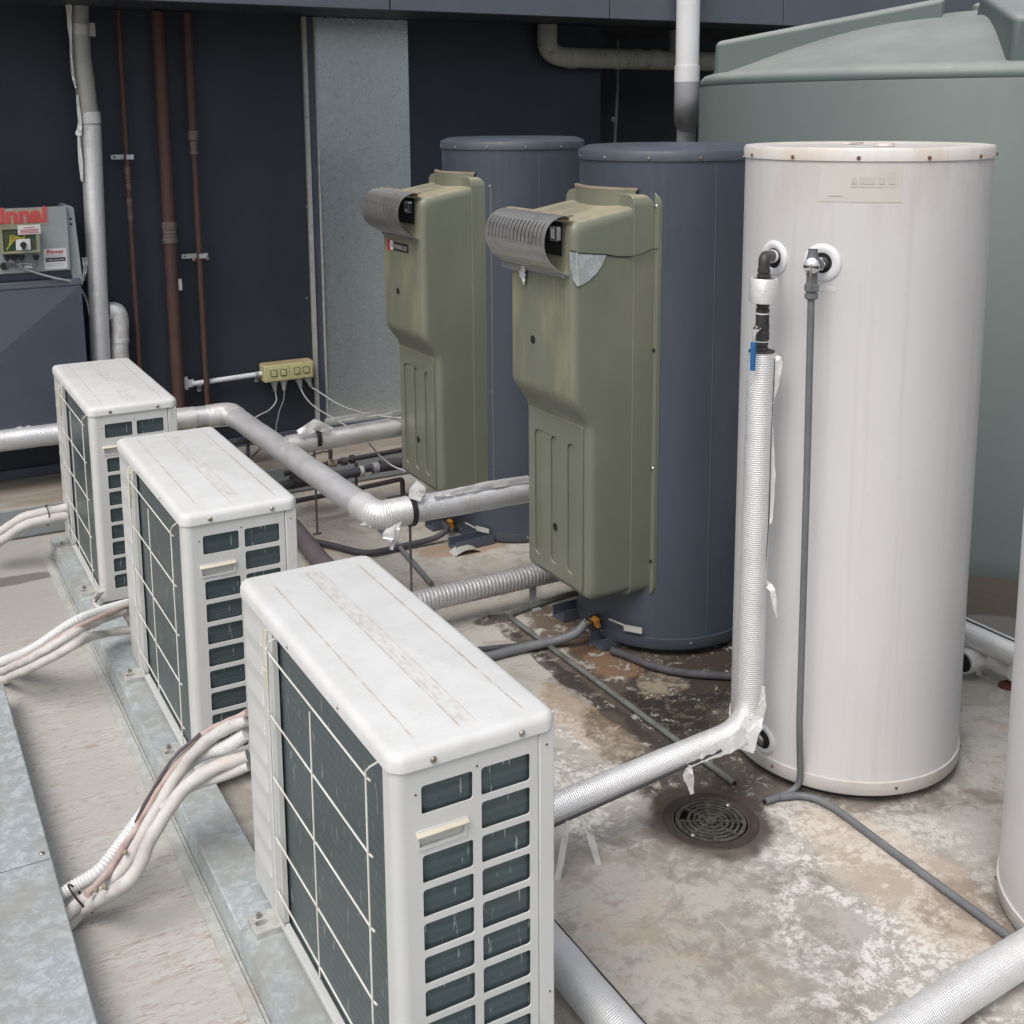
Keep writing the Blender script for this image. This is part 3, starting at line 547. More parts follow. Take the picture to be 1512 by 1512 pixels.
# ------------------------------------------------------------------ plinth rails
for nm, x0, x1, lab in (('rear', .640, .768, 'long galvanised mounting rail under the left feet of the air conditioners'), ('front', .985, 1.10, 'galvanised mounting rail hidden under the right feet of the air conditioners')):
    t = thing('mounting_rail', lab, 'mounting rail', (x0, 3.4, 0), 'galvanised rails under the units')
    ys = [-.4, 2.50, 5.52]
    for a, c in zip(ys, ys[1:]):
        b = MB(); pr = [(x0, .004), (x0+.004, .066), (x0+.006, .068), (x1-.006, .068), (x1-.004, .066), (x1, .004)]
        b.prism(pr, a+.0015, c-.0015, lambda u, v, w_: (u, w_, v)); b.build('rail_section', 'galv', t, bevel=.003)
    ys = [-.4, 2.60, 5.52]
    for a, c in zip(ys, ys[1:]):
        b = MB(); b.prism([(x0-.042, .001), (x0-.040, .009), (x0-.014, .011), (x0-.010, .004), (x0-.002, .004), (x0-.002, .001)], a+.001, c-.001, lambda u, v, w_: (u, w_, v)); b.build('rail_lip', 'galvdull', t, bevel=.001)
b = None
# ------------------------------------------------------------------ cable tray on the left
t = thing('cable_tray', 'wide galvanised cable tray cover with a seam and a screw, bottom left', 'cable tray', (0, 3, 0))
for y0, y1 in ((-.5, 2.965), (2.969, 4.05)):
    b = MB(); b.prism([(-.45, .003), (-.45, .10), (.288, .10), (.292, .097), (.292, .003)], y0, y1, lambda u, v, w_: (u, w_, v)); b.build('tray_cover', 'galv', t, bevel=.003)
b = MB(); b.prism([(.293, .001), (.293, .006), (.318, .006), (.318, .001)], -.4, 4.04, lambda u, v, w_: (u, w_, v)); b.build('tray_flange', 'galvdull', t, bevel=.001)
p = AZ(62, 1261, .1); b = MB(); b.screw(p, (0, 0, 1), .007); b.build('screw', 'screw', t)

# ------------------------------------------------------------------ pipe bundles from tray to the units
def bundle(name, label, path, tie, flexr=.019, n=3, z1=None, seed=1):
    """path: centre points; three lines laid side by side"""
    t = thing(name, label, 'cable bundle', tuple(path[0]), 'pipe bundles running to the units')
    return t
def smooth_path(P, n=6):
    P = [Vector(p) for p in P]; Q = []
    E = [P[0]*2-P[1]]+P+[P[-1]*2-P[-2]]
    for i in range(1, len(E)-2):
        a, b_, c, d = E[i-1:i+3]
        for k in range(n):
            u = k/n; Q.append(.5*((2*b_)+(c-a)*u+(2*a-5*b_+4*c-d)*u*u+(3*b_-a-3*c+d)*u**3))
    Q.append(P[-1]); return Q
def lumpy(r, amp=.12, seed=0):
    rn = random.Random(seed); ph = [rn.uniform(0, 6.28) for _ in range(4)]
    return lambda L, a: r*(1+amp*(.5*math.sin(L*31+ph[0]+a)+.3*math.sin(L*73+ph[1]-2*a)+.2*math.sin(L*140+ph[2]+3*a)))
def corr(r, pitch=.0092): return lambda L, a: r*(1+.07*math.cos(L/pitch*2*math.pi))
def bl(px, py, f, x0=.31, x1=.729): return AX(px, py, x0+(x1-x0)*f)
t = thing('pipe_bundle', 'thick white lagged pipe bundle drooping from the nearest unit to the bottom left tray', 'pipe bundle', (.3, 2.8, 0), 'pipe bundles running to the units')
b = MB(); b.tube(smooth_path([Vector((.20, 2.80, .06)), AZ(104, 1313, .075), bl(150, 1282, .2), bl(196, 1222, .42), bl(245, 1160, .62), bl(290, 1118, .8), bl(335, 1102, .93), bl(366, 1082, 1.03)], 8), .017, 14, step=.0016, rf=corr(.0175)); b.build('flexible_conduit', 'flex', t, smooth=60)
b = MB(); b.tube(smooth_path([Vector((.20, 2.70, .055)), AZ(112, 1338, .06), bl(175, 1290, .27), bl(215, 1225, .45), bl(258, 1150, .66), bl(310, 1090, .85), bl(366, 1062, 1.03)], 8), .018, 12, step=.01, rf=lumpy(.0160, .14, 3)); b.build('lagged_pipe', 'lagw', t, smooth=60)
b = MB(); b.tube(smooth_path([Vector((.20, 2.66, .03)), AZ(118, 1348, .035), bl(190, 1300, .27), bl(225, 1235, .46), bl(268, 1168, .66), bl(315, 1135, .84), bl(366, 1115, 1.03)], 8), .018, 12, step=.01, rf=lumpy(.0175, .12, 5)); b.build('lagged_pipe', 'lagw', t, smooth=60)
b = MB(); b.tube(smooth_path([bl(240, 1195, .56), bl(280, 1163, .72), bl(320, 1148, .86), bl(368, 1130, 1.03)], 8), .014, 12, step=.01, rf=lumpy(.014, .1, 6)); b.build('lagged_pipe', 'lagw', t, smooth=60)
b = MB(); b.tube(smooth_path([bl(128, 1321, .07), bl(165, 1280, .24), bl(198, 1228, .42), bl(222, 1188, .52), bl(255, 1136, .66), bl(300, 1086, .84), bl(366, 1052, 1.03)], 8), .010, 10, step=.008, rf=lumpy(.0095, .25, 9)); b.build('exposed_foam', 'lagp', t, smooth=60)
b = MB(); b.tube(smooth_path([bl(205, 1214, .46)-Vector((0.012, .012, -.004)), bl(222, 1180, .53)-Vector((.014, .014, -.006)), bl(262, 1118, .70)-Vector((.016, .016, -.006)), bl(300, 1082, .84)-Vector((.012, .012, -.006))], 6), .004, 8, rf=lumpy(.0045, .3, 2)); b.build('split_gap', 'mauve', t, smooth=60)
for (x, y, f_) in ((183, 1261, .31), (153, 1312, .15), (140, 1316, .1), (242, 1166, .6)):
    b = MB(); b.lathe([(.001, 0), (.006, .0015), (.008, .005), (.006, .009), (.001, .012)], bl(x, y, f_)-ray(x, y).normalized()*.012, (.4, -.2, .6), 7); b.build('torn_patch', 'rusty', t)
c0 = AZ(119, 1327, .066); tg = (bl(150, 1282, .2)-bl(108, 1318, .03)).normalized(); s1 = Vector((0, 0, 1)); s2 = tg.cross(s1).normalized(); s1 = s2.cross(tg)
b = MB(); b.tube([c0+s1*.050*math.cos(k*math.pi/8)+s2*.032*math.sin(k*math.pi/8) for k in range(17)], .0028, 6, cap=False); b.build('cable_tie', 'rubber', t)
t = thing('pipe_bundle', 'white lagged pipe bundle running from the middle unit to the left edge', 'pipe bundle', (.3, 4.0, 0), 'pipe bundles running to the units')
b = MB(); b.tube(smooth_path([bl(-30, 990, -.12), bl(0, 978, 0), bl(50, 957, .22), bl(105, 920, .5), bl(150, 902, .78), bl(190, 890, 1.03)], 8), .016, 14, step=.0016, rf=corr(.0165)); b.build('flexible_conduit', 'flex', t, smooth=60)
b = MB(); b.tube(smooth_path([bl(-30, 1008, -.12), bl(2, 992, 0), bl(55, 968, .22), bl(110, 934, .5), bl(150, 915, .78), bl(192, 900, 1.03)], 8), .015, 12, step=.012, rf=lumpy(.0155, .14, 13)); b.build('lagged_pipe', 'lagw', t, smooth=60)
b = MB(); b.tube(smooth_path([bl(-30, 1000, -.12), bl(40, 970, .16), bl(90, 940, .4), bl(130, 918, .62), bl(192, 893, 1.03)], 8), .008, 10, step=.012, rf=lumpy(.0085, .2, 15)); b.build('exposed_foam', 'lagp', t, smooth=60)
b = MB(); b.tube(smooth_path([bl(-30, 1018, -.12), bl(8, 1003, .0), bl(65, 977, .24), bl(118, 948, .5), bl(150, 936, .78), bl(195, 930, 1.03)], 8), .015, 12, step=.012, rf=lumpy(.015, .08, 17)); b.build('lagged_pipe', 'lagw', t, smooth=60)
t = thing('pipe_bundle', 'pale pinkish lagged pipe pair from the farthest unit to the left edge', 'pipe bundle', (.5, 5.2, 0), 'pipe bundles running to the units')
b = MB(); b.tube(smooth_path([AY(-20, 800, 5.45), AY(15, 776, 5.4), AY(35, 764, 5.36), AY(62, 757, 5.34), AY(98, 750, 5.34)], 8), .021, 12, step=.012, rf=lumpy(.021, .08, 23)); b.build('lagged_pipe', 'lagw', t, smooth=60)
b = MB(); b.tube(smooth_path([AY(-20, 812, 5.40), AY(12, 792, 5.34), AY(35, 776, 5.31), AY(65, 768, 5.30), AY(98, 762, 5.30)], 8), .021, 12, step=.012, rf=lumpy(.021, .08, 27)); b.build('lagged_pipe', 'lagw', t, smooth=60)
c0 = AY(70, 761, 5.315); b = MB(); b.tube([c0+Vector((.004*math.cos(k), .030*math.sin(k*math.pi/8), .046*math.cos(k*math.pi/8))) for k in range(17)], .0026, 6, cap=False); b.build('cable_tie', 'rubber', t)

# ------------------------------------------------------------------ insulated pipes
def ipipe(label, pts, r, mat='foil', fil=.06, seam=None, name='insulated_pipe', seg=24, lump=.02, step=.03, group=None):
    t = thing(name, label, 'pipe', tuple(pts[0]), group)
    b = MB(); b.tube(pts, r, seg, fil=fil, step=step, rf=lambda L, a: r*(1+lump*(math.sin(L*17+a)*.6+math.sin(L*41-2*a)*.4))); b.build('jacket', mat, t, smooth=60)
    return t
def clamp(t, c, axis, r, rodz=None, rodx=0.):
    ax = Vector(axis).normalized(); c = Vector(c); b = MB(); b.lathe([(r, -.011), (r+.006, -.010), (r+.006, .010), (r, .011)], c, ax, 24); cl_ = b.build('pipe_clamp', 'rubber', t)
    if rodz is not None:
        b = MB(); b.tube([(c.x+rodx, c.y, rodz), (c.x+rodx, c.y, c.z-r-.002)], .0055, 8); b.build('support_rod', 'rod', t)
        if rodz < .05: b = MB(); b.box((c.x+rodx-.02, c.y-.012, rodz), (c.x+rodx+.02, c.y+.012, rodz+.004)); b.build('rod_base', 'rod', t)
VX, VY = 2.130, 2.42
t = ipipe('silver insulated pipe from the nearest unit bending up beside the white tank', [(1.00, 2.42, .128), (1.465, 2.42, .170), (VX-.005, 2.42, .215), (VX-.028+.022, 2.42, .60), (VX, VY, 1.325)], .0375, fil=.10, seg=32, lump=.012, step=.02)
b = MB(); b.tube([(VX, VY, 1.326), (VX, VY, 1.329)], .0385, 24, rf=lambda L, a: .036); b.build('jacket_end', 'seam', t)
b = MB(); b.tube([AY(1142, 530, 2.39), AY(1141, 560, 2.39), AY(1137, 640, 2.39), AY(1134, 760, 2.39), AY(1127, 860, 2.39), AY(1122, 1010, 2.39)], .005, 6); b.build('jacket_seam', 'seam', t)
b = MB(); b.ribbon([AY(1141, 524, 2.40), AY(1147, 535, 2.39), AY(1141, 580, 2.39), AY(1137, 600, 2.39)], [.018, .035, .022, .006], .004, 4, 3); b.build('foil_flap', 'foilsm', t, solid=.0015)
b = MB(); b.ribbon([AY(1139, 630, 2.39), AY(1139, 700, 2.39), AY(1136, 765, 2.39), AY(1133, 780, 2.39)], [.008, .022, .020, .004], .003, 4, 4); b.build('foil_flap', 'foil', t, solid=.0015)
b = MB(); b.ribbon([AY(1127, 868, 2.385), AY(1134, 862, 2.36), AY(1141, 872, 2.34), AY(1143, 888, 2.335), AY(1147, 912, 2.33)], [.010, .018, .014, .016, .004], .002, 4, 5); b.build('foil_flap', 'foilsm', t, solid=.0015)
b = MB(); b.ribbon([AY(1121, 1012, 2.39), AY(1118, 1045, 2.385), AY(1108, 1075, 2.38), AY(1098, 1108, 2.375)], [.030, .050, .060, .060], .004, 5, 6); b.build('foil_flap', 'foilsm', t, solid=.0015)
b = MB(); b.ribbon([AY(1100, 1085, 2.376), AY(1075, 1102, 2.375), AY(1040, 1118, 2.375), AY(1015, 1130, 2.376)], [.05, .04, .026, .012], .004, 5, 7); b.build('foil_flap', 'foilsm', t, solid=.0015)
b = MB(); b.tube([AY(812, 1222, 2.375), AY(900, 1182, 2.375), AY(1000, 1137, 2.375), AY(1065, 1108, 2.375)], .0045, 6); b.build('jacket_seam', 'seam', t)
for k, (P, W_) in enumerate((([(1018, 1130), (1016, 1145), (1022, 1172)], [.012, .030, .010]), ([(862, 1208), (872, 1235), (884, 1278)], [.010, .020, .016]), ([(838, 1212), (832, 1250), (823, 1300)], [.010, .018, .016]))):
    b = MB(); b.ribbon([AY(x, y, 2.37) for x, y in P], W_, .003, 5, 11+k); b.build('hanging_foil_strip', 'foilsm', t, solid=.0015)
# riser fittings (parts of the same run)
def stack(t, base, prof, mat, name, axis=(0, 0, 1), seg=14):
    b = MB(); b.lathe(prof, base, axis, seg, capped=True); return b.build(name, mat, t)
vf = thing('shutoff_valve', 'black tap valve assembly with blue lever feeding the white tank', 'valve', (VX, VY, 1.33))
S_ = lambda z0, z1, prof, mat, name, seg=10: stack(vf, (VX, VY, z0), [(r_, f_*(z1-z0)) for r_, f_ in prof], mat, name, seg=seg)
NUT = [(.014, 0), (.0185, .08), (.0185, .40), (.015, .46), (.015, .54), (.0175, .6), (.0175, .92), (.014, 1)]
S_(1.310, 1.330, [(.013, 0), (.013, 1)], 'black', 'pipe_tail'); S_(1.328, 1.354, NUT, 'black', 'lower_union', 8)
S_(1.354, 1.3565, [(.019, 0), (.019, 1)], 'pvc', 'white_washer', 14)
S_(1.3565, 1.406, [(.016, 0), (.020, .06), (.020, .5), (.018, .55), (.0195, .62), (.0195, .95), (.016, 1)], 'black', 'valve_body')
S_(1.406, 1.431, [(.0185, 0), (.0185, 1)], 'black', 'pipe_nipple', 14); S_(1.431, 1.4345, [(.0195, 0), (.0195, 1)], 'pvc', 'white_washer', 14)
S_(1.4345, 1.462, NUT, 'black', 'upper_union', 8); S_(1.528, 1.556, NUT, 'black', 'collar_union', 8)
p = Vector((VX-.043, VY-.026, 1.398)); b = MB(); b.cyl((VX-.004, VY-.004, 1.396), .007, .046, (-.87, -.49, .0), 10); b.build('valve_stem', 'chrome', vf)
b = MB(); b.lathe([(.001, 0), (.009, .001), (.009, .006), (.001, .007)], p, (-.75, -.66, 0), 12); b.build('stem_nut', 'chrome', vf)
b = MB(); b.tube([p, p+Vector((-.010, -.004, -.012)), p+Vector((-.014, -.006, -.036))], .0042, 8, fil=.008); hd = b.build('lever', 'chrome', vf)
b = MB(); b.tube([p+Vector((-.014, -.006, -.034)), p+Vector((-.0145, -.006, -.075)), p+Vector((-.0145, -.006, -.112))], .0075, 10, rf=lambda L, a: .0078-.02*max(0, L-.055)); b.build('lever_grip', 'bluep', hd)
b = MB(); b.lathe([(.030, 0), (.037, 0), (.0385, .003), (.0385, .064), (.037, .067), (.030, .067), (.030, 0)], (VX, VY, 1.462), (0.02, 0, 1), 28); b.uv = {}; b.build('insulation_collar', 'foilsm', vf)
S_(1.464, 1.524, [(.0295, 0), (.0295, 1)], 'seam', 'collar_foam', 20)
b = MB(); b.tube([(VX, VY, 1.552), (VX, VY, 1.588), (2.235, 2.488, 1.578)], .0155, 12, fil=.020); b.build('elbow', 'black', vf)
b = MB(); b.lathe([(.019, 0), (.019, .008)], (2.185, 2.455, 1.581), (.85, .5, -.05), 12, capped=True); b.build('elbow_band', 'pvc', vf)

# back pipe B
PBz = .43; x1 = 1.650; yb = 4.085
t = ipipe('long grey-silver insulated pipe cranked between the units and the two olive covered heaters', [(-1.6, 6.09, PBz), (x1-.028, 5.965, PBz), (x1+.012, yb, PBz), (2.62, yb-.02, PBz)], .054, 'foilgrey', fil=.05, seg=28)
b = MB(); b.tube([(1.17, 5.983, PBz), (1.36, 5.977, PBz), (1.44, 5.972, PBz)], .0565, 24, rf=lumpy(.057, .04, 3)); b.build('foil_wrap', 'foilsm', t, smooth=60)
b = MB(); b.tube([(1.50, 5.970, PBz), (x1-.028, 5.965, PBz), (x1-.024, 5.85, PBz)], .0572, 24, fil=.05, step=.02, rf=lumpy(.0575, .035, 5)); b.build('foil_elbow_wrap', 'foilsm', t, smooth=60)
b = MB(); b.tube([(x1+.012, yb+.14, PBz), (x1+.012, yb, PBz), (x1+.17, yb-.004, PBz)], .0575, 24, fil=.05, step=.02, rf=lumpy(.058, .035, 7)); b.build('foil_elbow_wrap', 'foil', t, smooth=60)
cp = AY(605, 756, yb); clamp(t, (cp.x, yb, PBz), (1, 0, 0), .0605, 0.0)
for k, (P, W_, mm) in enumerate((([(612, 738), (617, 722), (625, 735)], [.05, .07, .02], 'foilsm'), ([(640, 732), (670, 726), (720, 716), (780, 707)], [.025, .022, .028, .03], 'foil'), ([(590, 765), (582, 780), (578, 812)], [.02, .045, .012], 'foilsm'), ([(582, 772), (574, 790), (572, 800)], [.01, .05, .03], 'foil'), ([(-5, 640), (30, 632), (60, 630), (84, 625)], [.03, .06, .03, .04], 'foilold'), ([(548, 778), (540, 772), (532, 775)], [.01, .015, .005], 'foilsm'))):
    yy = 6.0 if k == 4 else yb-.05
    b = MB(); b.ribbon([AY(x, y, yy) for x, y in P], W_, .004, 5, 31+k); b.build('hanging_foil_strip', mm, t, solid=.0015)
# pipe C
t = ipipe('silver insulated pipe running into the back of the farther olive cover', [(1.655, 5.127, .455), (2.40, 5.127, .475)], .048, 'foilold', fil=0)
cp = AY(467, 645, 5.127); clamp(t, (cp.x, 5.127, .474), (1, 0, 0), .049, 0.0, -.012)
b = MB(); b.ribbon([AY(440, 640, 5.08), AY(465, 628, 5.08), AY(490, 634, 5.08)], [.03, .06, .02], .008, 5, 41); b.build('foil_flap', 'foilsm', t, solid=.0015)
b = MB(); b.ribbon([AY(480, 622, 5.09), AY(530, 614, 5.09), AY(592, 606, 5.10)], [.02, .025, .02], .004, 5, 42); b.build('foil_flap', 'foilold', t, solid=.0015)
# corrugated duct D
Dz = .135
t = thing('ribbed_duct', 'ribbed flexible foil duct low on the roof below the nearer olive cover', 'duct', (1.8, 3.88, 0))
b = MB(); b.tube([(1.35, 3.88, Dz), (2.40, 3.88, Dz)], .042, 24, step=.004, rf=lambda L, a: .0435+.0011*math.cos((L+.002*a)/.0165*6.2832)); b.build('duct_skin', 'rib', t, smooth=60)
for xx in (1.80, 2.25):
    b = MB(); b.box((xx-.02, 3.84, .0), (xx+.02, 3.92, .006)); b.box((xx-.014, 3.875, .006), (xx+.014, 3.885, Dz-.042)); b.build('duct_foot', 'pvcgrey', t)
# E foreground pipe behind the unit, F bottom right
t = ipipe('thick silver insulated pipe at the bottom edge, half hidden by the nearest unit', [(1.254, 2.35, .065), (1.254, .2, .065)], .046, 'foil', fil=0, seg=32)
b = MB(); b.tube([(1.292, 2.3, .092), (1.292, .4, .092)], .003, 6); b.build('jacket_seam', 'seam', t)
b = MB(); b.tube([(1.2545, 2.27, .065), (1.2545, 2.30, .065)], .048, 20); b.build('foil_tape', 'foilsm', t)
t = ipipe('silver insulated pipe crossing the bottom right corner beside the cropped white tank', [AZ(1230, 1595, .06), AZ(1370, 1498, .06), AZ(1520, 1402, .06), AZ(1700, 1290, .06)], .044, 'foil', fil=.2, seg=32)
b = MB(); b.tube([AZ(1270, 1590, .04), AZ(1405, 1512, .04), AZ(1520, 1437, .04)], .003, 6); b.build('jacket_seam', 'seam', t)
# G, H right behind the white tank
t = ipipe('silver insulated pipe seen in the gap between the two white tanks', [(3.31, 3.4, .15), (3.31, 1.2, .15)], .046, 'foil', fil=0)
b = MB(); b.tube([(3.30, 3.3, .197), (3.30, 1.6, .197)], .003, 6); b.build('jacket_seam', 'seam', t)
t = thing('insulated_pipe', 'short open ended foil pipe stub lying low between the two white tanks', 'pipe', (3.15, 2.6, 0))
pa, pb, pc = AZ(1422, 978, .07), AZ(1455, 968, .07), AZ(1500, 990, .07)
b = MB(); b.tube([pa, pb, pc], .042, 20, fil=.03, step=.015, rf=lumpy(.042, .05, 8)); b.build('jacket', 'foilsm', t, smooth=60)
dd = (pb-pa).normalized(); b = MB(); b.cyl(pa-dd*.004, .033, .004, dd, 16); b.build('open_end', 'dark', t)
b = MB(); b.ribbon([AZ(1442, 985, .03), AZ(1446, 995, .01), AZ(1450, 1000, .005)], [.008, .02, .006], .003, 4, 51); b.build('hanging_foil_strip', 'foilsm', t, solid=.0015)
b = MB(); b.lathe([(.03, 0), (.028, .01), (.012, .02), (.001, .022)], AZ(1487, 1014, 0), (0, 0, 1), 12); tag(b.build('brown_cap', 'brown'), 'small dark brown cap on the floor beside the cropped white tank', 'cap')

# ------------------------------------------------------------------ water heaters
def tank(label, c, r, h, kind, group, z0=.0):
    t = thing('hot_water_tank', label, 'water tank', (c[0], c[1], 0), group)
    body, lid, base = (('blue', 'bluedark', 'bluedark') if kind == 'blue' else ('white', 'whitelid', 'whitebase'))
    b = MB(); b.lathe([(r, z0+.045), (r, h-.03)], (c[0], c[1], 0), seg=96); b.build('tank_body', body, t, smooth=60)
    b = MB()
    if kind == 'blue': pr = [(r-.01, h-.037), (r+.005, h-.037), (r+.006, h-.006), (r+.002, h-.002), (r-.03, h+.012), (r-.06, h+.014), (.001, h+.016)]
    else: pr = [(r-.01, h-.036), (r+.004, h-.036), (r+.005, h-.010), (r+.001, h-.002), (r-.012, h), (r-.02, h-.003), (.001, h-.001)]
    b.lathe(pr, (c[0], c[1], 0), seg=96); ld = b.build('lid', lid, t, smooth=50)
    b = MB(); b.lathe([(r-.02, z0+.006), (r+.001, z0+.006), (r+.005, z0+.012), (r+.005, z0+.048), (r-.01, z0+.05)], (c[0], c[1], 0), seg=96); bs = b.build('base_ring', base, t, smooth=50)
    b = MB(); b.lathe([(r-.04, .0), (r-.04, z0+.01)], (c[0], c[1], 0), seg=48, capped=True); b.build('base_plate', 'seam', t)
    for k in range(12):
        a = R_(30*k+11); n = Vector((math.cos(a), math.sin(a), 0))
        b = MB(); b.screw(Vector((c[0], c[1], h-.027))+n*(r+.005), n, .0055); b.build('lid_screw', 'screw' if kind == 'blue' else 'rscrew', ld)
        if k % 2 == 0: b = MB(); b.screw(Vector((c[0], c[1], z0+.03))+n*(r+.005), n, .005); b.build('base_screw', 'rscrew' if kind != 'blue' else 'screw', bs)
    return t
T1 = (2.700, 4.830); T2 = (2.640, 3.530); TW = (2.575, 2.500); TR = (2.637, 1.512)
G1 = 'slate blue heaters with olive covers'; G2 = 'white hot water tanks'
t1 = tank('farther slate blue hot water tank, behind the olive cover near the wall', T1, .330, 1.852, 'blue', G1)
t2 = tank('nearer slate blue hot water tank, next to the tall white tank', T2, .334, 1.845, 'blue', G1, .024)
tw = tank('tall white hot water tank with two round pipe flanges and a faded sticker', TW, .345, 1.879, 'white', G2, .026)
tr = tank('white tank cropped by the right edge of the picture', TR, .350, 1.86, 'white', G2)
for t, c, a, r, h in ((t1, T1, 262, .33, 1.852), (t2, T2, 262, .334, 1.845)):
    n = Vector((math.cos(R_(a)), math.sin(R_(a)), 0)); tg_ = Vector((-n.y, n.x, 0)); p = Vector((c[0], c[1], 0))+n*(r+.0004)
    b = MB(); b.add([p-tg_*.0035+Vector((0, 0, .05)), p+tg_*.0035+Vector((0, 0, .05)), p+tg_*.0035+Vector((0, 0, h-.053)), p-tg_*.0035+Vector((0, 0, h-.053)), p+n*.0018+Vector((0, 0, .05)), p+n*.0018+Vector((0, 0, h-.053))], [(0, 4, 5, 3), (4, 1, 2, 5)]); b.build('side_seam', 'blue', t, smooth=0)
n = Vector((-.22, -.97, 0)).normalized(); p = AZ(1507, 1340, .03)
b = MB(); b.tube([Vector((TR[0], TR[1], .05))+Vector((math.cos(R_(197)), math.sin(R_(197)), 0))*.3506, Vector((TR[0], TR[1], 1.8))+Vector((math.cos(R_(197)), math.sin(R_(197)), 0))*.3506], .0018, 6); b.build('side_seam', 'seam', tr)
# white tank details
def on_tank(c, r, ang, z): return Vector((c[0]+r*math.cos(ang), c[1]+r*math.sin(ang), z))
def curved_patch(c, r, a0, a1, z0, z1, n=10):
    b = MB(); vs = []; fs = []
    for k in range(n+1):
        a = a0+(a1-a0)*k/n; vs += [on_tank(c, r, a, z0), on_tank(c, r, a, z1)]
    for k in range(n): fs.append((2*k, 2*k+2, 2*k+3, 2*k+1))
    b.add(vs, fs); return b
def hit(px, py, c, r):
    d = ray(px, py); a = d.x*d.x+d.y*d.y; bq = -2*(d.x*c[0]+d.y*c[1]); cc = c[0]**2+c[1]**2-r*r
    q = CAM+d*((-bq-math.sqrt(max(0, bq*bq-4*a*cc)))/2/a); return math.atan2(q.y-c[1], q.x-c[0]) % (2*math.pi), q.z, q
a0, z1_, _ = hit(1211, 243, TW, .345); a1, z0_, _ = hit(1331, 299, TW, .345)
st = curved_patch(TW, .3459, a0, a1, z0_, z1_, 12).build('sticker', 'sticker', tw)
for px0, px1, py0, py1 in ((1258, 1265, 262, 272), (1270, 1292, 262, 272), (1297, 1306, 262, 272), (1312, 1322, 255, 272), (1256, 1322, 275, 277), (1224, 1243, 288, 290)):
    aa, zz1, _ = hit(px0, py0, TW, .345); ab, zz0, _ = hit(px1, py1, TW, .345); curved_patch(TW, .3468, aa, ab, zz0, zz1, 3).build('sticker_print', 'stickt', st)
for px, py, rr in ((1143, 381, .050), (1214, 388, .052), (1127, 1091, .046)):
    a, z, q = hit(px, py, TW, .345); n = Vector((math.cos(a), math.sin(a), 0))
    b = MB(); b.lathe([(.028, .0), (.028, .006), (.036, .010), (rr-.006, .009), (rr, .004), (rr, -.006)], q-n*.003, n, 32); fl = b.build('pipe_flange', 'pvc' if py < 900 else 'white', tw, smooth=50)
    b = MB(); b.cyl(q-n*.002, .030, .0045, n, 20); b.build('flange_hole', 'dark', fl)
a, z, q = hit(1125, 1091, TW, .345); n = Vector((math.cos(a), math.sin(a), 0)); b = MB(); b.lathe([(.020, 0), (.020, .012), (.014, .014), (.001, .014)], q, n, 14); b.build('drain_plug', 'chrome', tw)
b = MB(); b.prism(rrect(-.05, -.018, .05, .018, .012), 0, .006, lambda u, v, w_: (TW[0]-.04+u*.9-v*.3, TW[1]+.02+u*.3+v*.9, 1.879+w_)); b.build('lid_plug', 'whitelid', tw)
b = MB(); b.lathe([(.028, 0), (.026, .008), (.001, .009)], (TW[0]-.10, TW[1]-.16, 1.878), (0, 0, 1), 16); b.build('lid_plug', 'whitelid', tw)
a, z, q = hit(1196, 420, TW, .345); ab, zb, _ = hit(1234, 431, TW, .345)
b = curved_patch(TW, .3462, a-.005, ab, zb, z, 3); lb = b.build('small_label', 'stick2', tw, solid=.0005)
ac_, zc_, _ = hit(1212, 423.5, TW, .345); ad, zd, _ = hit(1232, 425, TW, .345); curved_patch(TW, .3468, ac_, ad, zd, zc_, 3).build('label_print', 'ink', lb)
curved_patch(TW, .3468, ac_, ad, zd-.006, zc_-.006, 3).build('label_print', 'ink', lb)
ac_, zc_, _ = hit(1124, 1076, TW, .345); ad, zd, _ = hit(1136, 1082, TW, .345); curved_patch(TW, .3462, ac_, ad, zd, zc_, 3).build('blue_tape', 'bluep', tw, solid=.0006)
# relief valve and drain conduit of flange 2
a, z, q = hit(1214, 388, TW, .345); n = Vector((math.cos(a), math.sin(a), 0)); rv = thing('relief_valve', 'chrome capped relief valve on the right hand flange of the white tank', 'valve', tuple(q))
e = q+n*.075
b = MB(); b.tube([q, e], .017, 14); b.build('valve_neck', 'cond', rv); b = MB(); b.lathe([(.020, 0), (.020, .012), (.017, .014), (.017, .02)], q+n*.018, n, 6, capped=True); b.build('hex_nut', 'chrome', rv)
ca = Vector((-.75, -.62, .1)).normalized(); b = MB(); b.lathe([(.014, -.014), (.020, 0), (.023, .008), (.021, .022), (.012, .028), (.001, .029)], e, ca, 18); b.build('valve_cap', 'chrome', rv)
b = MB(); b.tube([e+ca*.022, e+ca*.030+Vector((0, 0, .004)), e+ca*.035+Vector((0, 0, -.025)), e+ca*.034+Vector((0, 0, -.05))], .0035, 6, fil=.006); b.build('test_lever', 'screw', rv)
b = MB(); b.lathe([(.019, 0), (.016, .02), (.012, .04), (.014, .045)], e+Vector((.0, 0, .0)), (.1, .1, 1), 10, capped=True); b.build('valve_top', 'cond', rv)
b = MB(); b.lathe([(.014, 0), (.018, .004), (.018, .016), (.013, .018), (.019, .024), (.019, .040), (.013, .045)], e-Vector((0, 0, .09)), (0, 0, 1), 8, capped=True); b.build('outlet_union', 'cond', rv)
b = MB(); b.cyl(e-Vector((0, 0, .05)), .015, .05, (0, 0, 1), 12); b.build('valve_outlet', 'cond', rv)
dx = e
t = thing('drain_conduit', 'grey drain tube down the white tank and away across the floor to the right', 'conduit', (dx.x, dx.y, 0))
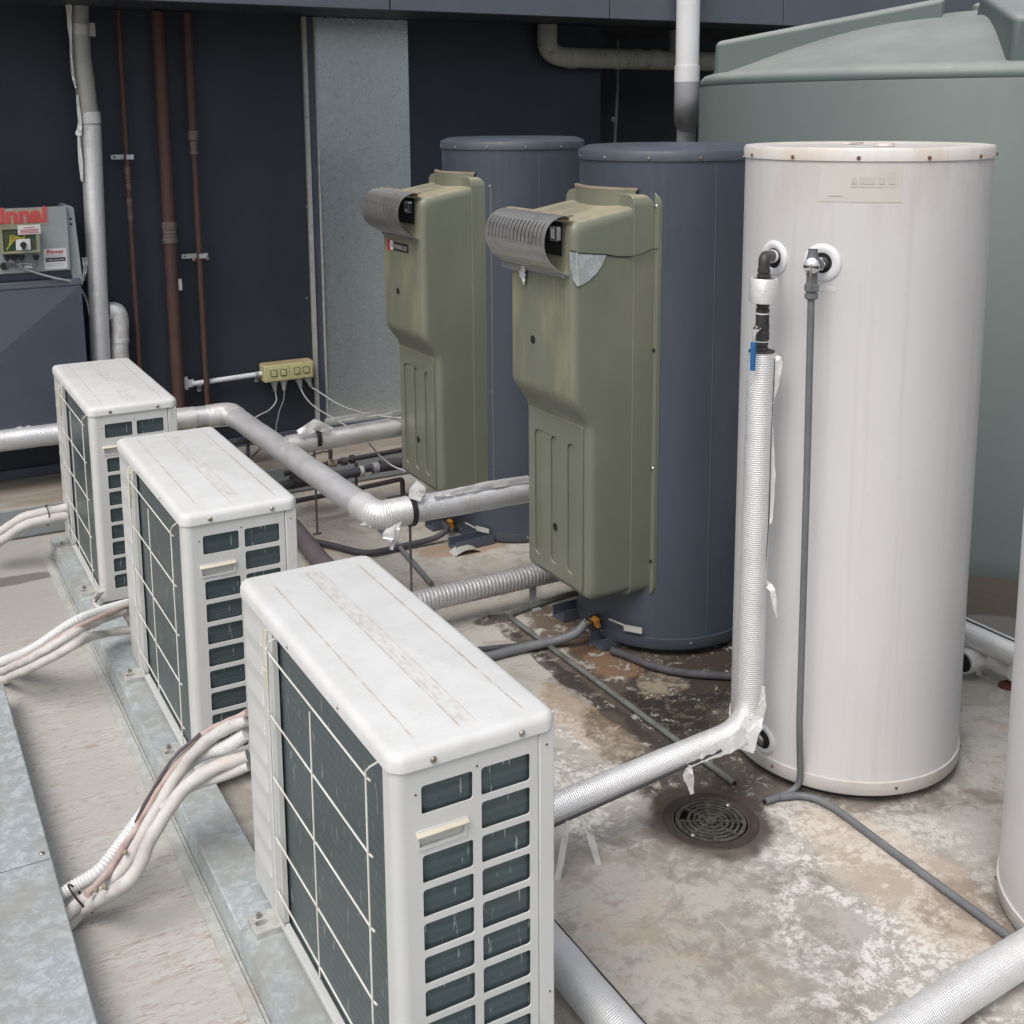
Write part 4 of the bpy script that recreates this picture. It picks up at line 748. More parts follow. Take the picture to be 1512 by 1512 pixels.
b = MB(); b.tube([dx-Vector((0, 0, .09)), (dx.x+.006, dx.y-.002, 1.0), (dx.x+.015, dx.y, .25), (2.262, 2.345, .035), (2.215, 2.352, .012), (2.139, 2.357, .012)], .0095, 12, fil=.05); b.build('drop_tube', 'cond', t, smooth=60)
b = MB(); b.cyl((2.137, 2.357, .012), .006, .003, (-1, 0, 0), 10); b.build('tube_mouth', 'dark', t)
b = MB(); b.tube([(2.19, 2.352, .0125), (2.262, 2.325, .0125), (2.290, 2.25, .0125), (2.281, 2.079, .0125), (2.267, 1.615, .0125), (2.262, 1.45, .0125)], .0105, 12, fil=.08); b.build('floor_tube', 'cond', t, smooth=60)
t = thing('drain_conduit', 'long thin tarnished conduit along the floor past the nearer blue tank', 'conduit', (2.12, 3.0, 0))
b = MB(); b.tube([(2.75, 3.915, .0125), (2.40, 3.895, .0125), (2.112, 3.845, .0125), (2.122, 2.474, .0125)], .010, 12, fil=.05); b.build('tube', 'condg', t, smooth=60)
b = MB(); b.cyl((2.122, 2.4735, .0125), .007, .002, (0, -1, 0), 10); b.build('tube_mouth', 'dark', t)

# blue tank low valves, hoses, feet
def lowvalve(c, r, ptv, label, pxtag, yv):
    a, z, q = hit(ptv[0], ptv[1], c, r); n = Vector((math.cos(a), math.sin(a), 0)); t = thing('drain_valve', label, 'valve', tuple(q), 'low drain valves of the blue tanks')
    b = MB(); b.cyl(q, .020, .05, n, 12); b.build('valve_body', 'black', t)
    e = q+n*.045; b = MB(); b.lathe([(.012, 0), (.016, .004), (.016, .02), (.010, .024)], e, n, 8, capped=True); b.build('union_nut', 'chrome', t)
    side = Vector((-n.y, n.x, 0)); b = MB()
    M = Matrix.Translation(e+Vector((0, 0, .0))+side*.030-n*.01)@Matrix.Rotation(R_(-20), 4, 'Y')
    b.box((-.008, -.012, -.016), (.008, .012, .020), M); b.box((-.010, -.016, .012), (.010, .016, .026), M); b.build('lever_knob', 'yellow', t, bevel=.003)
    return t, q, n, e
v1, q1, n1, e1 = lowvalve(T1, .33, (672, 770), 'orange lever drain valve at the foot of the farther blue tank', None, 0)
v2, q2, n2, e2 = lowvalve(T2, .334, (884, 913), 'orange lever drain valve at the foot of the nearer blue tank', None, 0)
for t, c, r, (x0, y0, x1_, y1_), (lx0, ly0, lx1, ly1) in ((v1, T1, .33, (703, 776, 722, 789), (687, 772, 703, 780)), (v2, T2, .334, (921, 922, 948, 935), (899, 914, 921, 923))):
    p0 = hit(x0, y0, c, r+.02)[2]; p1 = hit(x1_, y1_-8, c, r+.02)[2]; dz = Vector((0, 0, .024))
    b = MB(); b.add([p0, p1, p1-dz, p0-dz], [(0, 1, 2, 3)]); b.build('warning_tag', 'tagm', t, smooth=0, solid=.0012)
    b = MB(); b.tube([hit(lx0, ly0, c, r+.03)[2], hit(lx1, ly1, c, r+.022)[2]], .0035, 6); b.build('tag_strap', 'tagm', t)
def hose(label, pts, r, mat='lag', n=6, name='hose'):
    b = MB(); b.tube(smooth_path(pts, n), r, 10); return tag(b.build(name, mat, smooth=60), label, 'hose')
hose('dark hose from the nearer blue tank valve running left towards the nearest unit', [e2+n2*.02, AZ(850, 935, .06), AZ(820, 946, .03), AZ(770, 957, .022), AZ(735, 966, .020), AZ(690, 978, .02)], .017, 'cond')
hose('second thinner dark hose beside it behind the nearest unit', [AZ(862, 930, .03), AZ(800, 948, .012), AZ(735, 956, .011), AZ(690, 960, .011)], .010, 'lag')
hose('dark hose curving on the stained floor in front of the nearer blue tank', [AZ(903, 960, .02), AZ(925, 968, .016), AZ(960, 982, .016), AZ(1000, 992, .016), AZ(1050, 997, .016), AZ(1110, 999, .016), AZ(1150, 1000, .016)], .0145, 'lag')
hose('dark hose from the farther blue tank valve to the back of the middle unit', [e1+n1*.015, AZ(660, 782, .06), AZ(640, 795, .03), AZ(600, 805, .022), AZ(555, 815, .022), AZ(530, 815, .022), AZ(490, 805, .022), AZ(440, 795, .022)], .014, 'lag')
b = MB(); b.tube([AZ(555, 772, .04), AZ(585, 802, .02), AZ(637, 862, .014)], .011, 10); tag(b.build('loose_conduit', 'cond', smooth=60), 'straight dark tube lying on the floor under the cranked silver pipe', 'conduit')
b = MB(); b.tube([AZ(425, 770, .06), AZ(455, 805, .06), AZ(475, 830, .06), AZ(505, 860, .06)], .042, 14); tag(b.build('mauve_pipe', 'mauve', smooth=60), 'dull mauve pipe just right of the middle unit', 'pipe')
def channel_foot(label, p, L=.13, ang=0, curved=False):
    t = thing('tank_foot', label, 'support foot', tuple(p), 'dark steel feet under the blue tanks'); M = Matrix.Translation(p)@Matrix.Rotation(ang, 4, 'Z')
    b = MB(); b.prism([(-.04, 0), (.04, 0), (.04, .045), (.036, .045), (.036, .004), (-.036, .004), (-.036, .045), (-.04, .045)], 0, L, lambda u, v, w_: M@Vector((w_, u, v))); b.build('channel', 'cabb', t, bevel=.001)
    return t
def ang(p, c): return math.atan2(c[1]-p[1], c[0]-p[0])
for lab, (px, py), c, L in (('dark steel channel foot left of the nearer blue tank', (824, 915), T2, .16), ('dark steel channel foot in front of the nearer blue tank', (880, 957), T2, .20), ('dark steel channel foot left of the farther blue tank', (633, 782), T1, .2), ('dark steel channel foot in front of the farther blue tank', (668, 812), T1, .2)):
    p = AZ(px, py, .0); channel_foot(lab, Vector((p.x, p.y, .003)), L, R_(2))
p = AZ(665, 818, 0); b = MB(); b.prism([(-.0, 0), (.02, .014), (.05, .024), (.09, .024), (.12, .012), (.13, 0), (.12, .006), (.09, .018), (.05, .018), (.02, .008)], -.05, .02, lambda u, v, w_: (p.x+u*1.0, p.y+w_, .002+v)); tag(b.build('bent_plate', 'galvdull', bevel=.001), 'bent grey metal plate on the floor under the front of the farther blue tank', 'metal plate')

# ------------------------------------------------------------------ olive gas booster covers
def make_cover(dx, dy, label, damaged):
    """local design at the nearer heater, in world coordinates shifted by (dx, dy)"""
    yA, yB = 3.300, 3.738; XL, XU, XR, XF = 2.140, 2.072, 2.318, 2.408
    O = (2.62+dx, 3.51+dy, 0); t = thing('heater_cover', label, 'heater cover', O, 'olive green heater covers')
    D = Vector((dx, dy, 0)); r = .03
    def rp(P, r_):  # round the corners of a polygon
        Q = []
        for i in range(len(P)):
            a, b_, c = Vector(P[i-1]), Vector(P[i]), Vector(P[(i+1) % len(P)]); rr = r_[i]
            if rr == 0: Q.append(tuple(b_)); continue
            p0 = b_+(a-b_).normalized()*rr; p2 = b_+(c-b_).normalized()*rr
            for k in range(6): u = k/5; q = p0*(1-u)**2+b_*2*u*(1-u)+p2*u*u; Q.append(tuple(q))
        return Q
    prof = [(XR+.03, .262), (XL, .262), (XL, .905), (XU, .995), (XU, 1.612), (XU+.16, 1.640), (XR+.03, 1.660)]
    P = rp(prof, [0, .035, .03, .03, .035, .03, 0])
    # shell with rounded long edges: stack of inset sections
    b = MB(); secs = []
    for k in range(7): a = R_(90*k/6); secs.append((yA+.028-.028*math.sin(a), .028-.028*math.cos(a)))
    secs = [(yA+.030*(1-math.sin(R_(90*k/6))), .030*(1-math.cos(R_(90*k/6)))) for k in range(6, -1, -1)]
    secs = secs+[(yB-(y-yA), d) for y, d in reversed(secs)]
    def inset(P, d):
        Q = []
        for x, z in P: Q.append((x+d*max(0, min(1, (XR-x)/.10)), z+d*(1 if z < .4 else (-1 if z > 1.5 else 0))*1.))
        return Q
    n = len(P); vs = []; fs = []
    for y, d in secs: vs += [Vector((x, y, z))+D for x, z in inset(P, d)]
    m = len(secs)
    for i in range(m-1):
        for k in range(n-1): fs.append((i*n+k, i*n+k+1, (i+1)*n+k+1, (i+1)*n+k))
    fs.append(tuple(range(n))); fs.append(tuple((m-1)*n+k for k in reversed(range(n)))); b.add(vs, fs); shell = b.build('cover_shell', 'olive', t, smooth=40)
    # rear section, wider and taller, and flange
    b = MB(); P2 = rrect(.245, yA-.003, 1.696, yB+.003, .040, 5)
    b.prism(P2, XR, XF-.004, lambda z, y, w_: Vector((w_, y, z))+D); b.build('rear_section', 'olive', t, bevel=.018, bseg=4)
    b = MB(); P3 = rrect(.222, yA-.024, 1.718, yB+.024, .06, 6); b.prism(P3, XF-.006, XF+.014, lambda z, y, w_: Vector((w_, y, z))+D); fl = b.build('flange', 'olive', t, bevel=.002)
    for z, mm in ((1.655, 'chrome'), (1.15, 'dark'), (.72, 'chrome'), (.37, 'dark')):
        b = MB(); b.screw(Vector((XF-.006, yA-.013, z))+D, (-1, -.3, 0), .007); b.build('flange_screw', mm, fl)
    # collar on top hugging the tank
    b = MB(); vs = []
    c = Vector((2.64, 3.53, 0))+D
    b.lathe([(.346, 1.640), (.352, 1.640), (.352, 1.712), (.346, 1.712), (.346, 1.640)], c, (0, 0, 1), 20, R_(150), R_(214)); cl_ = b.build('collar', 'olive', t); b = MB(); b.lathe([(.338, 1.708), (.353, 1.708), (.353, 1.7155), (.338, 1.7165), (.338, 1.708)], c, (0, 0, 1), 24, R_(149), R_(215)); b.build('rusty_collar_rim', 'rusty', cl_)
    b = MB(); b.lathe([(.260, 1.702), (.300, 1.704), (.346, 1.703)], c, (0, 0, 1), 20, R_(152), R_(212)); b.build('collar_shelf', 'olive', t)
    # grooves on the lower front: plate with three long slots
    f = lambda u, v, w_: Vector((w_, u, v))+D
    outer = rrect(yA+.032, .292, yB-.032, .897, .012, 3)
    hol = [rrect(yc-.0275, .335, yc+.0275, .82, .026, 5) for yc in (3.405, 3.520, 3.635)]
    hol = [[(min(max(a_, yA+.04), yB-.04), z_) for a_, z_ in h_] for h_ in hol]
    b = MB(); b.prism([outer]+hol, XL-.0065, XL-.0005, f); b.build('ribbed_front', 'olive', t, bevel=.0025)
    for X_, y_, z_ in ((XU, 3.565, 1.176), (XL, 3.524, .475)):
        b = MB(); b.cyl(Vector((X_+.001, y_, z_))+D, .0155, .0025, (-1, 0, 0), 18); b.build('screw_hole', 'dark', t)
    # stainless draught hood
    y0, y1 = yA+.018, yB-.006
    hp = [(0.0, .196), (-.012, .200), (-.030, .199), (-.055, .190), (-.080, .170), (-.094, .140), (-.097, .105), (-.090, .075), (-.072, .045), (-.042, .020), (-.012, .004), (.0, .0)]
    hz = 1.436; hh_ = MB(); vs = []; fs = []
    ns = 15; ys = [y0, y0+.022]
    for k in range(ns): ys += [ys[-1]+.0065, ys[-1]+.0065+.0167]
    sc = (y1-.004-y0)/(ys[-1]-y0); ys = [y0+(v-y0)*sc for v in ys]+[y1]
    # finer arc
    H = smooth_path([(p[0], 0, p[1]) for p in hp], 3); nh = len(H)
    for y in ys: vs += [Vector((XU-.003+p.x, y, hz+p.z))+D for p in H]
    for i in range(len(ys)-1):
        slot = 1 <= i <= 2*ns and i % 2 == 1
        for k in range(nh-1):
            if slot and 11 <= k <= 17: continue
            fs.append((i*nh+k, i*nh+k+1, (i+1)*nh+k+1, (i+1)*nh+k))
    hh_.add(vs, fs); hd = hh_.build('steel_hood', 'steel', t, smooth=50, solid=.0016)
    b = MB(); b.box(Vector((XU-.010, y0-.002, hz+.196))+D, Vector((XU+.012, y1+.004, hz+.204))+D); b.box(Vector((XU-.0035, y0-.002, hz+.182))+D, Vector((XU-.0005, y1+.004, hz+.196))+D); s_ = b.build('hood_top_strip', 'rusty', t, bevel=.003)
    for yy in (y0+.06, y1-.08): b = MB(); b.screw(Vector((XU-.004, yy, hz+.19))+D, (-1, 0, .3), .009); b.build('rusty_screw', 'rscrew', s_)
    b = MB(); b.box(Vector((XU-.003, y0+.05, hz+.06))+D, Vector((XU-.0005, y1-.03, hz+.175))+D); b.build('hood_shade_plate', 'dark', t)  # dark plate stands in for the shade seen through the hood slots
    b = MB(); b.prism([rrect(y0+.01, hz+.115, y0+.055, hz+.165, .008), rrect(y0+.017, hz+.122, y0+.048, hz+.158, .005)], XU-.045, XU-.03, f); b.build('flue_outlet', 'chrome', t)
    b = MB(); b.box(Vector((XU-.0095, y0+.02, hz-.012))+D, Vector((XU-.0010, y1-.015, hz+.004))+D); b.build('hood_bottom_strip', 'steel', t, bevel=.001)
    if damaged:
        b = MB(); F2 = lambda u, v, w_: Vector((u, w_, v))
        ed = [(2.060, 1.520), (2.085, 1.513), (2.12, 1.508), (2.17, 1.502), (2.205, 1.499), (2.188, 1.465), (2.168, 1.440), (2.135, 1.415), (2.105, 1.403), (2.088, 1.400), (2.072, 1.425), (2.062, 1.470)]
        b.prism(ed, yA-.0030, yA-.0006, F2); ip = b.build('exposed_inner_panel', 'galv', t, label='torn gap showing pale inner panel')
        b = MB(); b.tube([(2.086, yA-.004, 1.515), (2.093, yA-.004, 1.402)], .0022, 6); b.build('panel_fold', 'galvdull', ip)
        b = MB(); b.tube([(2.060, yA-.003, 1.522), (2.10, yA-.003, 1.511), (2.16, yA-.003, 1.504), (2.205, yA-.0025, 1.500), (2.25, yA-.0015, 1.490), (2.30, yA-.0025, 1.487), (2.316, yA-.010, 1.488), (2.36, yA-.013, 1.497), (2.385, yA-.013, 1.508), (2.402, yA-.024, 1.510)], .0018, 6); b.build('crack', 'dark', t)
        b = MB(); b.ribbon([Vector((XU-.014, y1-.10, hz+.0)), Vector((XU-.014, y1-.115, hz-.03)), Vector((XU-.012, y1-.125, hz-.065))], [.07, .045, .004], .003, 4, 77, ax=(0, 1, 0)); b.build('foil_remnant', 'foilsm', t, solid=.0012)
        b = MB(); b.box((XU-.016, y1-.11, hz-.02), (XU-.010, y1+.03, hz-.001)); b.build('bent_bracket', 'steel', t, bevel=.001)
    else:
        q0 = Vector((XU-.0022, 3.655, 1.368))+D; b = MB(); b.box(Vector((XU-.0020, 3.44, 1.362))+D, Vector((XU-.0004, 3.665, 1.400))+D); lb = b.build('badge', 'ink', t, smooth=0)
        b = MB(); b.prism(rrect(3.612, 1.357, 3.668, 1.408, .012), XU-.0032, XU-.0020, f); b.build('badge_emblem', 'redink', lb)
        b = MB(); b.prism([rrect(3.600, 1.359, 3.636, 1.406, .014, 5), circ(3.614, 1.3825, .009, 12)], XU-.0042, XU-.0032, f); b.build('badge_letter', 'stick2', lb)
        text('DEMAND DUO', .030, Vector((XU-.0030, 3.594, 1.370))+D, (0, -1, 0), (0, 0, 1), 'tagm', 'badge_lettering', lb, .0004, 'LEFT', 0, .145)
    return t
make_cover(0, 0, 'nearer olive green heater cover with cracked side and polished steel hood', True)
make_cover(.058, 1.325, 'farther olive green heater cover with black badge under its steel hood', False)

# ------------------------------------------------------------------ floor drain
t = thing('floor_drain', 'round slotted floor drain in the stained floor by the white tank', 'drain', (HOLE[0], HOLE[1], 0))
b = MB(); b.lathe([(.135, .001), (.132, .004), (.112, .004), (.104, -.004), (.100, -.05), (.02, -.07), (.001, -.07)], (*HOLE, 0), seg=40); b.build('drain_bowl', 'drainb', t)
b = MB()
for k, (ri, ro) in enumerate(((.028, .036), (.044, .051), (.059, .066), (.074, .081), (.088, .099))):
    b.lathe([(ri, -.006), (ri, .0015), (ro, .0015), (ro, -.006), (ri, -.006)], (*HOLE, 0), seg=40, a0=0 if k != 3 else R_(-200), a1=2*math.pi if k != 3 else R_(100)); 
for k in range(8):
    a = R_(45*k+15); M = Matrix.Translation((*HOLE, 0))@Matrix.Rotation(a, 4, 'Z'); b.box((.02, -.004, -.0065), (.090, .004, .0008), M)
b.build('grate', 'drain', t); b = MB(); b.lathe([(.018, -.006), (.018, .002), (.012, .003), (.001, .0032)], (*HOLE, 0), seg=20, capped=True); b.build('grate_hub', 'drain', t)
for a in (20, 200): b = MB(); b.screw((HOLE[0]+.094*math.cos(R_(a)), HOLE[1]+.094*math.sin(R_(a)), .002), (0, 0, 1), .007); b.build('screw', 'screw', t)

# ------------------------------------------------------------------ big tank
t = thing('rainwater_tank', 'huge grey-green plastic water tank with raised wedge ribs on its domed top', 'water tank', (5.2, 4.2, 0))
TB = Vector((5.2, 4.2, 0)); RB = 1.5
b = MB(); pr = [(RB+.004, .0), (RB+.004, .08), (RB, .09), (RB, 2.099), (RB-.0015, 2.101), (RB, 2.103), (RB, 2.118), (RB-.008, 2.140), (RB-.028, 2.158), (RB-.06, 2.168), (RB-.13, 2.176)]
for k in range(1, 13): u = k/12; r_ = (RB-.13)*(1-u)+.30*u; pr.append((r_, 2.176+.255*math.sin(u*math.pi/2)**1.05))
pr += [(.28, 2.46), (.001, 2.47)]
b.lathe(pr, TB, seg=128); b.build('tank_shell', 'bigt', t, smooth=50)
for az in (131, 227, 311, 41):
    q = Matrix.Translation(TB)@Matrix.Rotation(R_(az), 4, 'Z'); L0, L1, hw = .25, RB-.07, .15
    b = MB(); vs = [];
    P = [(L1, 2.10, hw), (L1-.01, 2.35, hw*.92), (L0, 2.545, hw*.75), (L0, 2.3, hw)]
    vs = [q@Vector((x, -h_, z)) for x, z, h_ in P]+[q@Vector((x, h_, z)) for x, z, h_ in P]
    b.add(vs, [(0, 1, 2, 3), (7, 6, 5, 4), (0, 4, 5, 1), (1, 5, 6, 2), (2, 6, 7, 3), (3, 7, 4, 0)]); b.build('tank_rib', 'bigt', t, bevel=.03, bseg=4)

# ------------------------------------------------------------------ wall services
def vpipe(label, x, y, z0, z1, r, name='fire_pipe', mat='red', group='rusty red pipes on the wall'):
    t = thing(name, label, 'pipe', (x, y, z0), group); b = MB(); b.tube([(x, y, z0), (x, y, z1)], r, 16); b.build('pipe_length', mat, t, smooth=60); return t
def coupling(t, x, y, z, r, mat='redg'):
    b = MB(); b.lathe([(r*1.02, -.055), (r*1.2, -.05), (r*1.22, -.03), (r*1.05, -.026), (r*1.12, -.012), (r*1.03, -.008), (r*1.14, .006), (r*1.04, .012), (r*1.22, .03), (r*1.2, .055), (r*1.02, .06)], (x, y, z), seg=16); b.build('coupling', mat, t, smooth=40)
def bracket(t, x, y, z, w0, w1):
    b = MB(); b.prism([rrect(x-w0, z-.012, x+w1, z+.012, .006, 2), circ(x-w0+.018, z, .005, 8)], y+.018, y+.021, lambda u, v, w_: (u, w_, v)); b.box((x-.006, y+.018, z-.012), (x+.030, y-.020, z+.012)); b.build('bracket', 'galv', t)
YP = 6.20
t = vpipe('thinnest rusty red pipe, left of the three on the dark wall', 1.224, YP, HZ, 2.49, .0135); coupling(t, 1.224, YP, 1.66, .0125); coupling(t, 1.224, YP, 1.50, .0125); bracket(t, 1.224, YP, 1.768, .075, .03)
t = vpipe('thickest rusty red pipe, middle of the three on the dark wall', 1.414, YP-.01, HZ, 2.49, .033); coupling(t, 1.414, YP-.01, 1.37, .032)
b = MB(); b.box((1.435, YP-.03, 1.07), (1.458, YP-.026, 1.13)); b.build('pipe_label', 'galvdull', t)
t = thing('fire_pipe', 'rusty red pipe narrowing half way down, right of the three on the dark wall', 'pipe', (1.56, YP, HZ), 'rusty red pipes on the wall')
b = MB(); b.tube([(1.565, YP, 1.86), (1.565, YP, 2.49)], .0235, 16); b.build('upper_length', 'red', t, smooth=60); b = MB(); b.tube([(1.568, YP, HZ), (1.565, YP, 1.86)], .0155, 14); b.build('lower_length', 'red', t, smooth=60)
b = MB(); b.lathe([(.0155, -.09), (.022, -.085), (.022, -.07), (.018, -.066), (.021, -.05), (.018, -.045), (.021, -.03), (.018, -.02), (.027, -.01), (.027, .03), (.024, .035)], (1.565, YP, 1.86), seg=16); b.build('reducer', 'redg', t); bracket(t, 1.565, YP, 1.241, .09, .05)
for dxx in (-.03, .04): b = MB(); b.screw((1.565+dxx, YP-.005, 1.225), (0, -1, 0), .011); b.build('bracket_bolt', 'screw', t)
# silver riser at left
XR_ = 1.036
t = thing('insulated_riser', 'tall silver insulated riser with dirty upper section on the left of the wall', 'pipe', (XR_, 6.13, .5))
b = MB(); b.tube([AY(150, 560, 6.13), AY(147, 500, 6.13), AY(134, 185, 6.13)], .049, 24, step=.05); b.build('jacket', 'foil', t, smooth=60)
b = MB(); b.tube([AY(134, 190, 6.13), AY(127, 140, 6.13), AY(117, 60, 6.15), AY(115, -30, 6.16)], .047, 24, step=.03, rf=lumpy(.047, .05, 4), fil=.1); b.build('upper_jacket', 'foildirty', t, smooth=60)
b = MB(); b.tube([AY(134, 182, 6.13), AY(132, 165, 6.13)], .0505, 24); b.build('foil_tape', 'foilsm', t)
b = MB(); b.tube([AY(117, 52, 6.15), AY(116.5, 36, 6.15)], .0495, 24); b.build('foil_tape', 'foilold', t)
p = AY(131, 43, 6.15); b = MB(); b.box((p.x-.004, p.y-.002, p.z-.034), (p.x+.030, p.y+.001, p.z+.030)); b.build('tape_tail', 'foildirty', t)
for k, (P, W_) in enumerate((([(101, 5), (104, 60), (107, 110), (112, 130)], [.03, .012, .012, .01]), ([(114, 140), (118, 180), (116, 200)], [.012, .02, .03]), ([(116, 200), (119, 240), (121, 268)], [.012, .022, .01]), ([(125, 380), (126, 395), (123, 415)], [.03, .02, .01]))):
    b = MB(); b.ribbon([AY(x, y, 6.10) for x, y in P], W_, .004, 5, 61+k); b.build('hanging_foil_strip', 'foil', t, solid=.0015)
b = MB(); b.tube([AY(131, 385, 6.11), AY(134, 450, 6.11), AY(139, 535, 6.11)], .007, 6); b.build('jacket_seam', 'cable', t)
t = thing('foil_elbow', 'crumpled shiny foil elbow duct just right of the silver riser', 'duct', tuple(AY(176, 520, 6.17)))
b = MB(); b.tube([AY(160, 459, 6.17), AY(176, 459, 6.17), AY(177, 560, 6.17)], .046, 24, fil=.05, step=.012, rf=lumpy(.046, .06, 9)); b.build('foil_skin', 'foilsm', t, smooth=60)
b = MB(); b.tube([AY(176.5, 500, 6.17), AY(176.5, 505, 6.17)], .0485, 24); b.build('foil_tape', 'foil', t)
# conduit, bracket, sockets
t = thing('wall_conduit', 'short white conduit clipped on the wall leading to the yellowed sockets', 'conduit', (1.7, 6.2, .45))
pa = AY(283, 567, 6.22); pb = AY(392, 551, 6.22); b = MB(); b.tube([pa, pb], .014, 12); b.build('tube', 'pvc', t, smooth=60)
fc = AY(277, 566, 6.235); b = MB(); b.lathe([(.001, .012), (.030, .012), (.038, .004), (.038, 0)], fc, (0, -1, 0), 20, R_(90), R_(270)); b.box((fc.x-.004, fc.y-.014, fc.z-.02), (fc.x+.03, fc.y, fc.z+.02)); b.build('end_box', 'pvc', t, label='half round white end fitting')
for px, py in ((294, 567), (379, 553)):
    p = AY(px, py, 6.22); b = MB(); b.lathe([(.014, -.010), (.0165, -.010), (.0165, .010), (.014, .010)], p, (1, 0, 0), 14); b.box((p.x-.010, p.y+.005, p.z-.042), (p.x+.010, p.y+.009, p.z-.013)); cl_ = b.build('clip', 'pvcgrey', t)
    b = MB(); b.screw((p.x, p.y+.004, p.z-.03), (0, -1, 0), .004); b.build('clip_screw', 'dark', cl_)
pA = AY(391, 562, 6.16); pB = AY(464, 552, 6.16); zt_ = AY(428, 536, 6.16).z; zb_ = zt_-.098
t = thing('power_outlet', 'yellowed double power outlet block with four switches and plugs', 'power outlet', ((pA.x+pB.x)/2, 6.2, zb_))
xm = (pA.x+pB.x)/2
b = MB(); b.box((pA.x, 6.162, zb_), (pB.x, 6.255, zt_-.004)); b.build('housing', 'sock', t, bevel=.006); b = MB(); b.box((pA.x+.004, 6.17, zt_-.004), (pB.x-.004, 6.25, zt_)); b.build('housing_top', 'sockd', t, bevel=.001)
W4 = (pB.x-pA.x)
for k in range(2):
    x0 = pA.x+.018+k*(W4-.02)/2; x1_ = x0+(W4-.02)/2-.008
    b = MB(); b.box((x0, 6.158, zb_+.006), (x1_, 6.164, zt_-.018)); fpz = b.build('face_plate', 'sock', t, bevel=.002)
    for q in (0, 1):
        sx = x0+(x1_-x0)*(.28+.44*q); b = MB(); b.prism([rrect(sx-.018, zb_+.030, sx+.018, zb_+.068, .006), rrect(sx-.0155, zb_+.0325, sx+.0155, zb_+.0655, .005)], 6.1565, 6.158, lambda u, v, w_: (u, w_, v)); b.build('switch_groove', 'seam', fpz)
        b = MB(); b.box((sx-.014, 6.152, zb_+.034), (sx+.014, 6.158, zb_+.064)); b.build('switch', 'sock', fpz, bevel=.002)
plugs = []
for k, (px, py) in enumerate(((405, 573), (419, 571), (441, 565), (454, 563))):
    p = AY(px, py, 6.19); p.z = zb_
    tip = Vector((p.x+(.004, .0, .010, .020)[k], 6.185, zb_-.062)); ax = (tip-p).normalized(); plugs.append(tip)
    b = MB(); b.lathe([(.022, 0), (.022, .012), (.016, .022), (.012, .040), (.010, .058), (.006, .062)], p, ax, 14, capped=True); b.build('plug', 'pvcgrey' if k != 1 else 'cable', t, smooth=50)
cabs = (('grey cable looping left from the first plug behind the silver pipe', 'cable', [plugs[0], AY(408, 592, 6.17), AY(398, 605, 6.15), AY(385, 612, 6.12), AY(365, 622, 6.12), AY(340, 628, 6.12), AY(300, 632, 6.1)]),
 ('dark cable hanging straight from the second plug', 'cond', [plugs[1], AY(419, 590, 6.17), AY(413, 606, 6.15), AY(408, 628, 6.1), AY(405, 640, 6.05), AY(372, 675, 5.9)]),
 ('grey cable sweeping from the third plug to the farther heater', 'cable', [plugs[2], AY(450, 585, 6.1), AY(465, 601, 5.9), AY(500, 622, 5.5), AY(535, 645, 5.25), AY(560, 672, 5.15), AY(580, 688, 5.1), AY(600, 696, 5.0)]),
 ('upper grey cable sweeping from the fourth plug along the lagged pipe', 'cable', [plugs[3], AY(470, 578, 6.1), AY(500, 597, 5.8), AY(530, 608, 5.5), AY(560, 614, 5.2), AY(600, 618, 5.05)]))
for lab, mm, P in cabs:
    b = MB(); b.tube(smooth_path(P, 8), .0042, 8); tag(b.build('power_cable', mm, smooth=60), lab, 'cable', 'cables hanging from the power outlet')

# dark pipes near the wall step
t = thing('copper_pipe_run', 'dark tarnished pipes with valves running low along the wall step', 'pipes', (2.0, 5.55, 0))
YC = 5.50
b = MB(); b.tube([AY(420, 700, YC), AY(477, 686, YC), AY(600, 663, YC), AY(640, 656, YC)], .013, 12); b.build('upper_pipe', 'copper', t, smooth=60)
b = MB(); b.tube([AY(395, 725, YC-.1), AY(420, 717, YC-.1), AY(530, 696, YC-.1), AY(640, 674, YC-.1)], .024, 14, step=.05, rf=lumpy(.025, .12, 5)); b.build('lagged_pipe', 'lag', t, smooth=60)
b = MB(); b.tube([AY(420, 744, 5.3), AY(441, 739, 5.3), AY(526, 722, 5.3), AY(594, 707, 5.3), AY(595, 735, 5.3)], .0125, 10, fil=.02); b.build('low_pipe', 'copper', t, smooth=60)
b = MB(); b.tube([AY(344, 654, 5.9), AY(392, 645, 5.9), AY(400, 643, 5.9)], .015, 12); b.build('end_pipe', 'lag', t, smooth=60)
b = MB(); b.tube([AY(366, 651, 5.9), AY(366, 678, 5.9)], .010, 8); b.build('pipe_leg', 'lag', t)
for (x, y, w_, mm, rr) in ((490, 684, .045, 'rusty', .019), (508, 681, .030, 'lag', .021), (520, 678, .02, 'copper', .024)):
    p = AY(x, y, YC); b = MB(); b.cyl(p-Vector((w_/2, 0, 0)), rr, w_, (1, 0, -.02), 12); b.build('pipe_fitting', mm, t)
for (x, y, w_, mm, rr) in ((541, 694, .04, 'chrome', .027), (533, 696, .02, 'tagm', .029), (554, 691, .03, 'pvcgrey', .029), (575, 686, .10, 'lag', .032), (440, 712, .05, 'copper', .029)):
    p = AY(x, y, YC-.1); b = MB(); b.cyl(p-Vector((w_/2, 0, 0)), rr, w_, (1, 0, -.02), 12); b.build('pipe_fitting', mm, t)
p = AY(488, 675, YC-.02); b = MB(); b.tube([p, p+Vector((0, 0, .03)), p+Vector((-.04, 0, .035)), p+Vector((-.10, 0, .025))], .005, 6, fil=.01); b.build('valve_lever', 'lag', t); b = MB(); b.cyl(p-Vector((0, 0, .01)), .011, .05, (0, 0, 1), 10); b.build('valve_stem', 'copper', t)
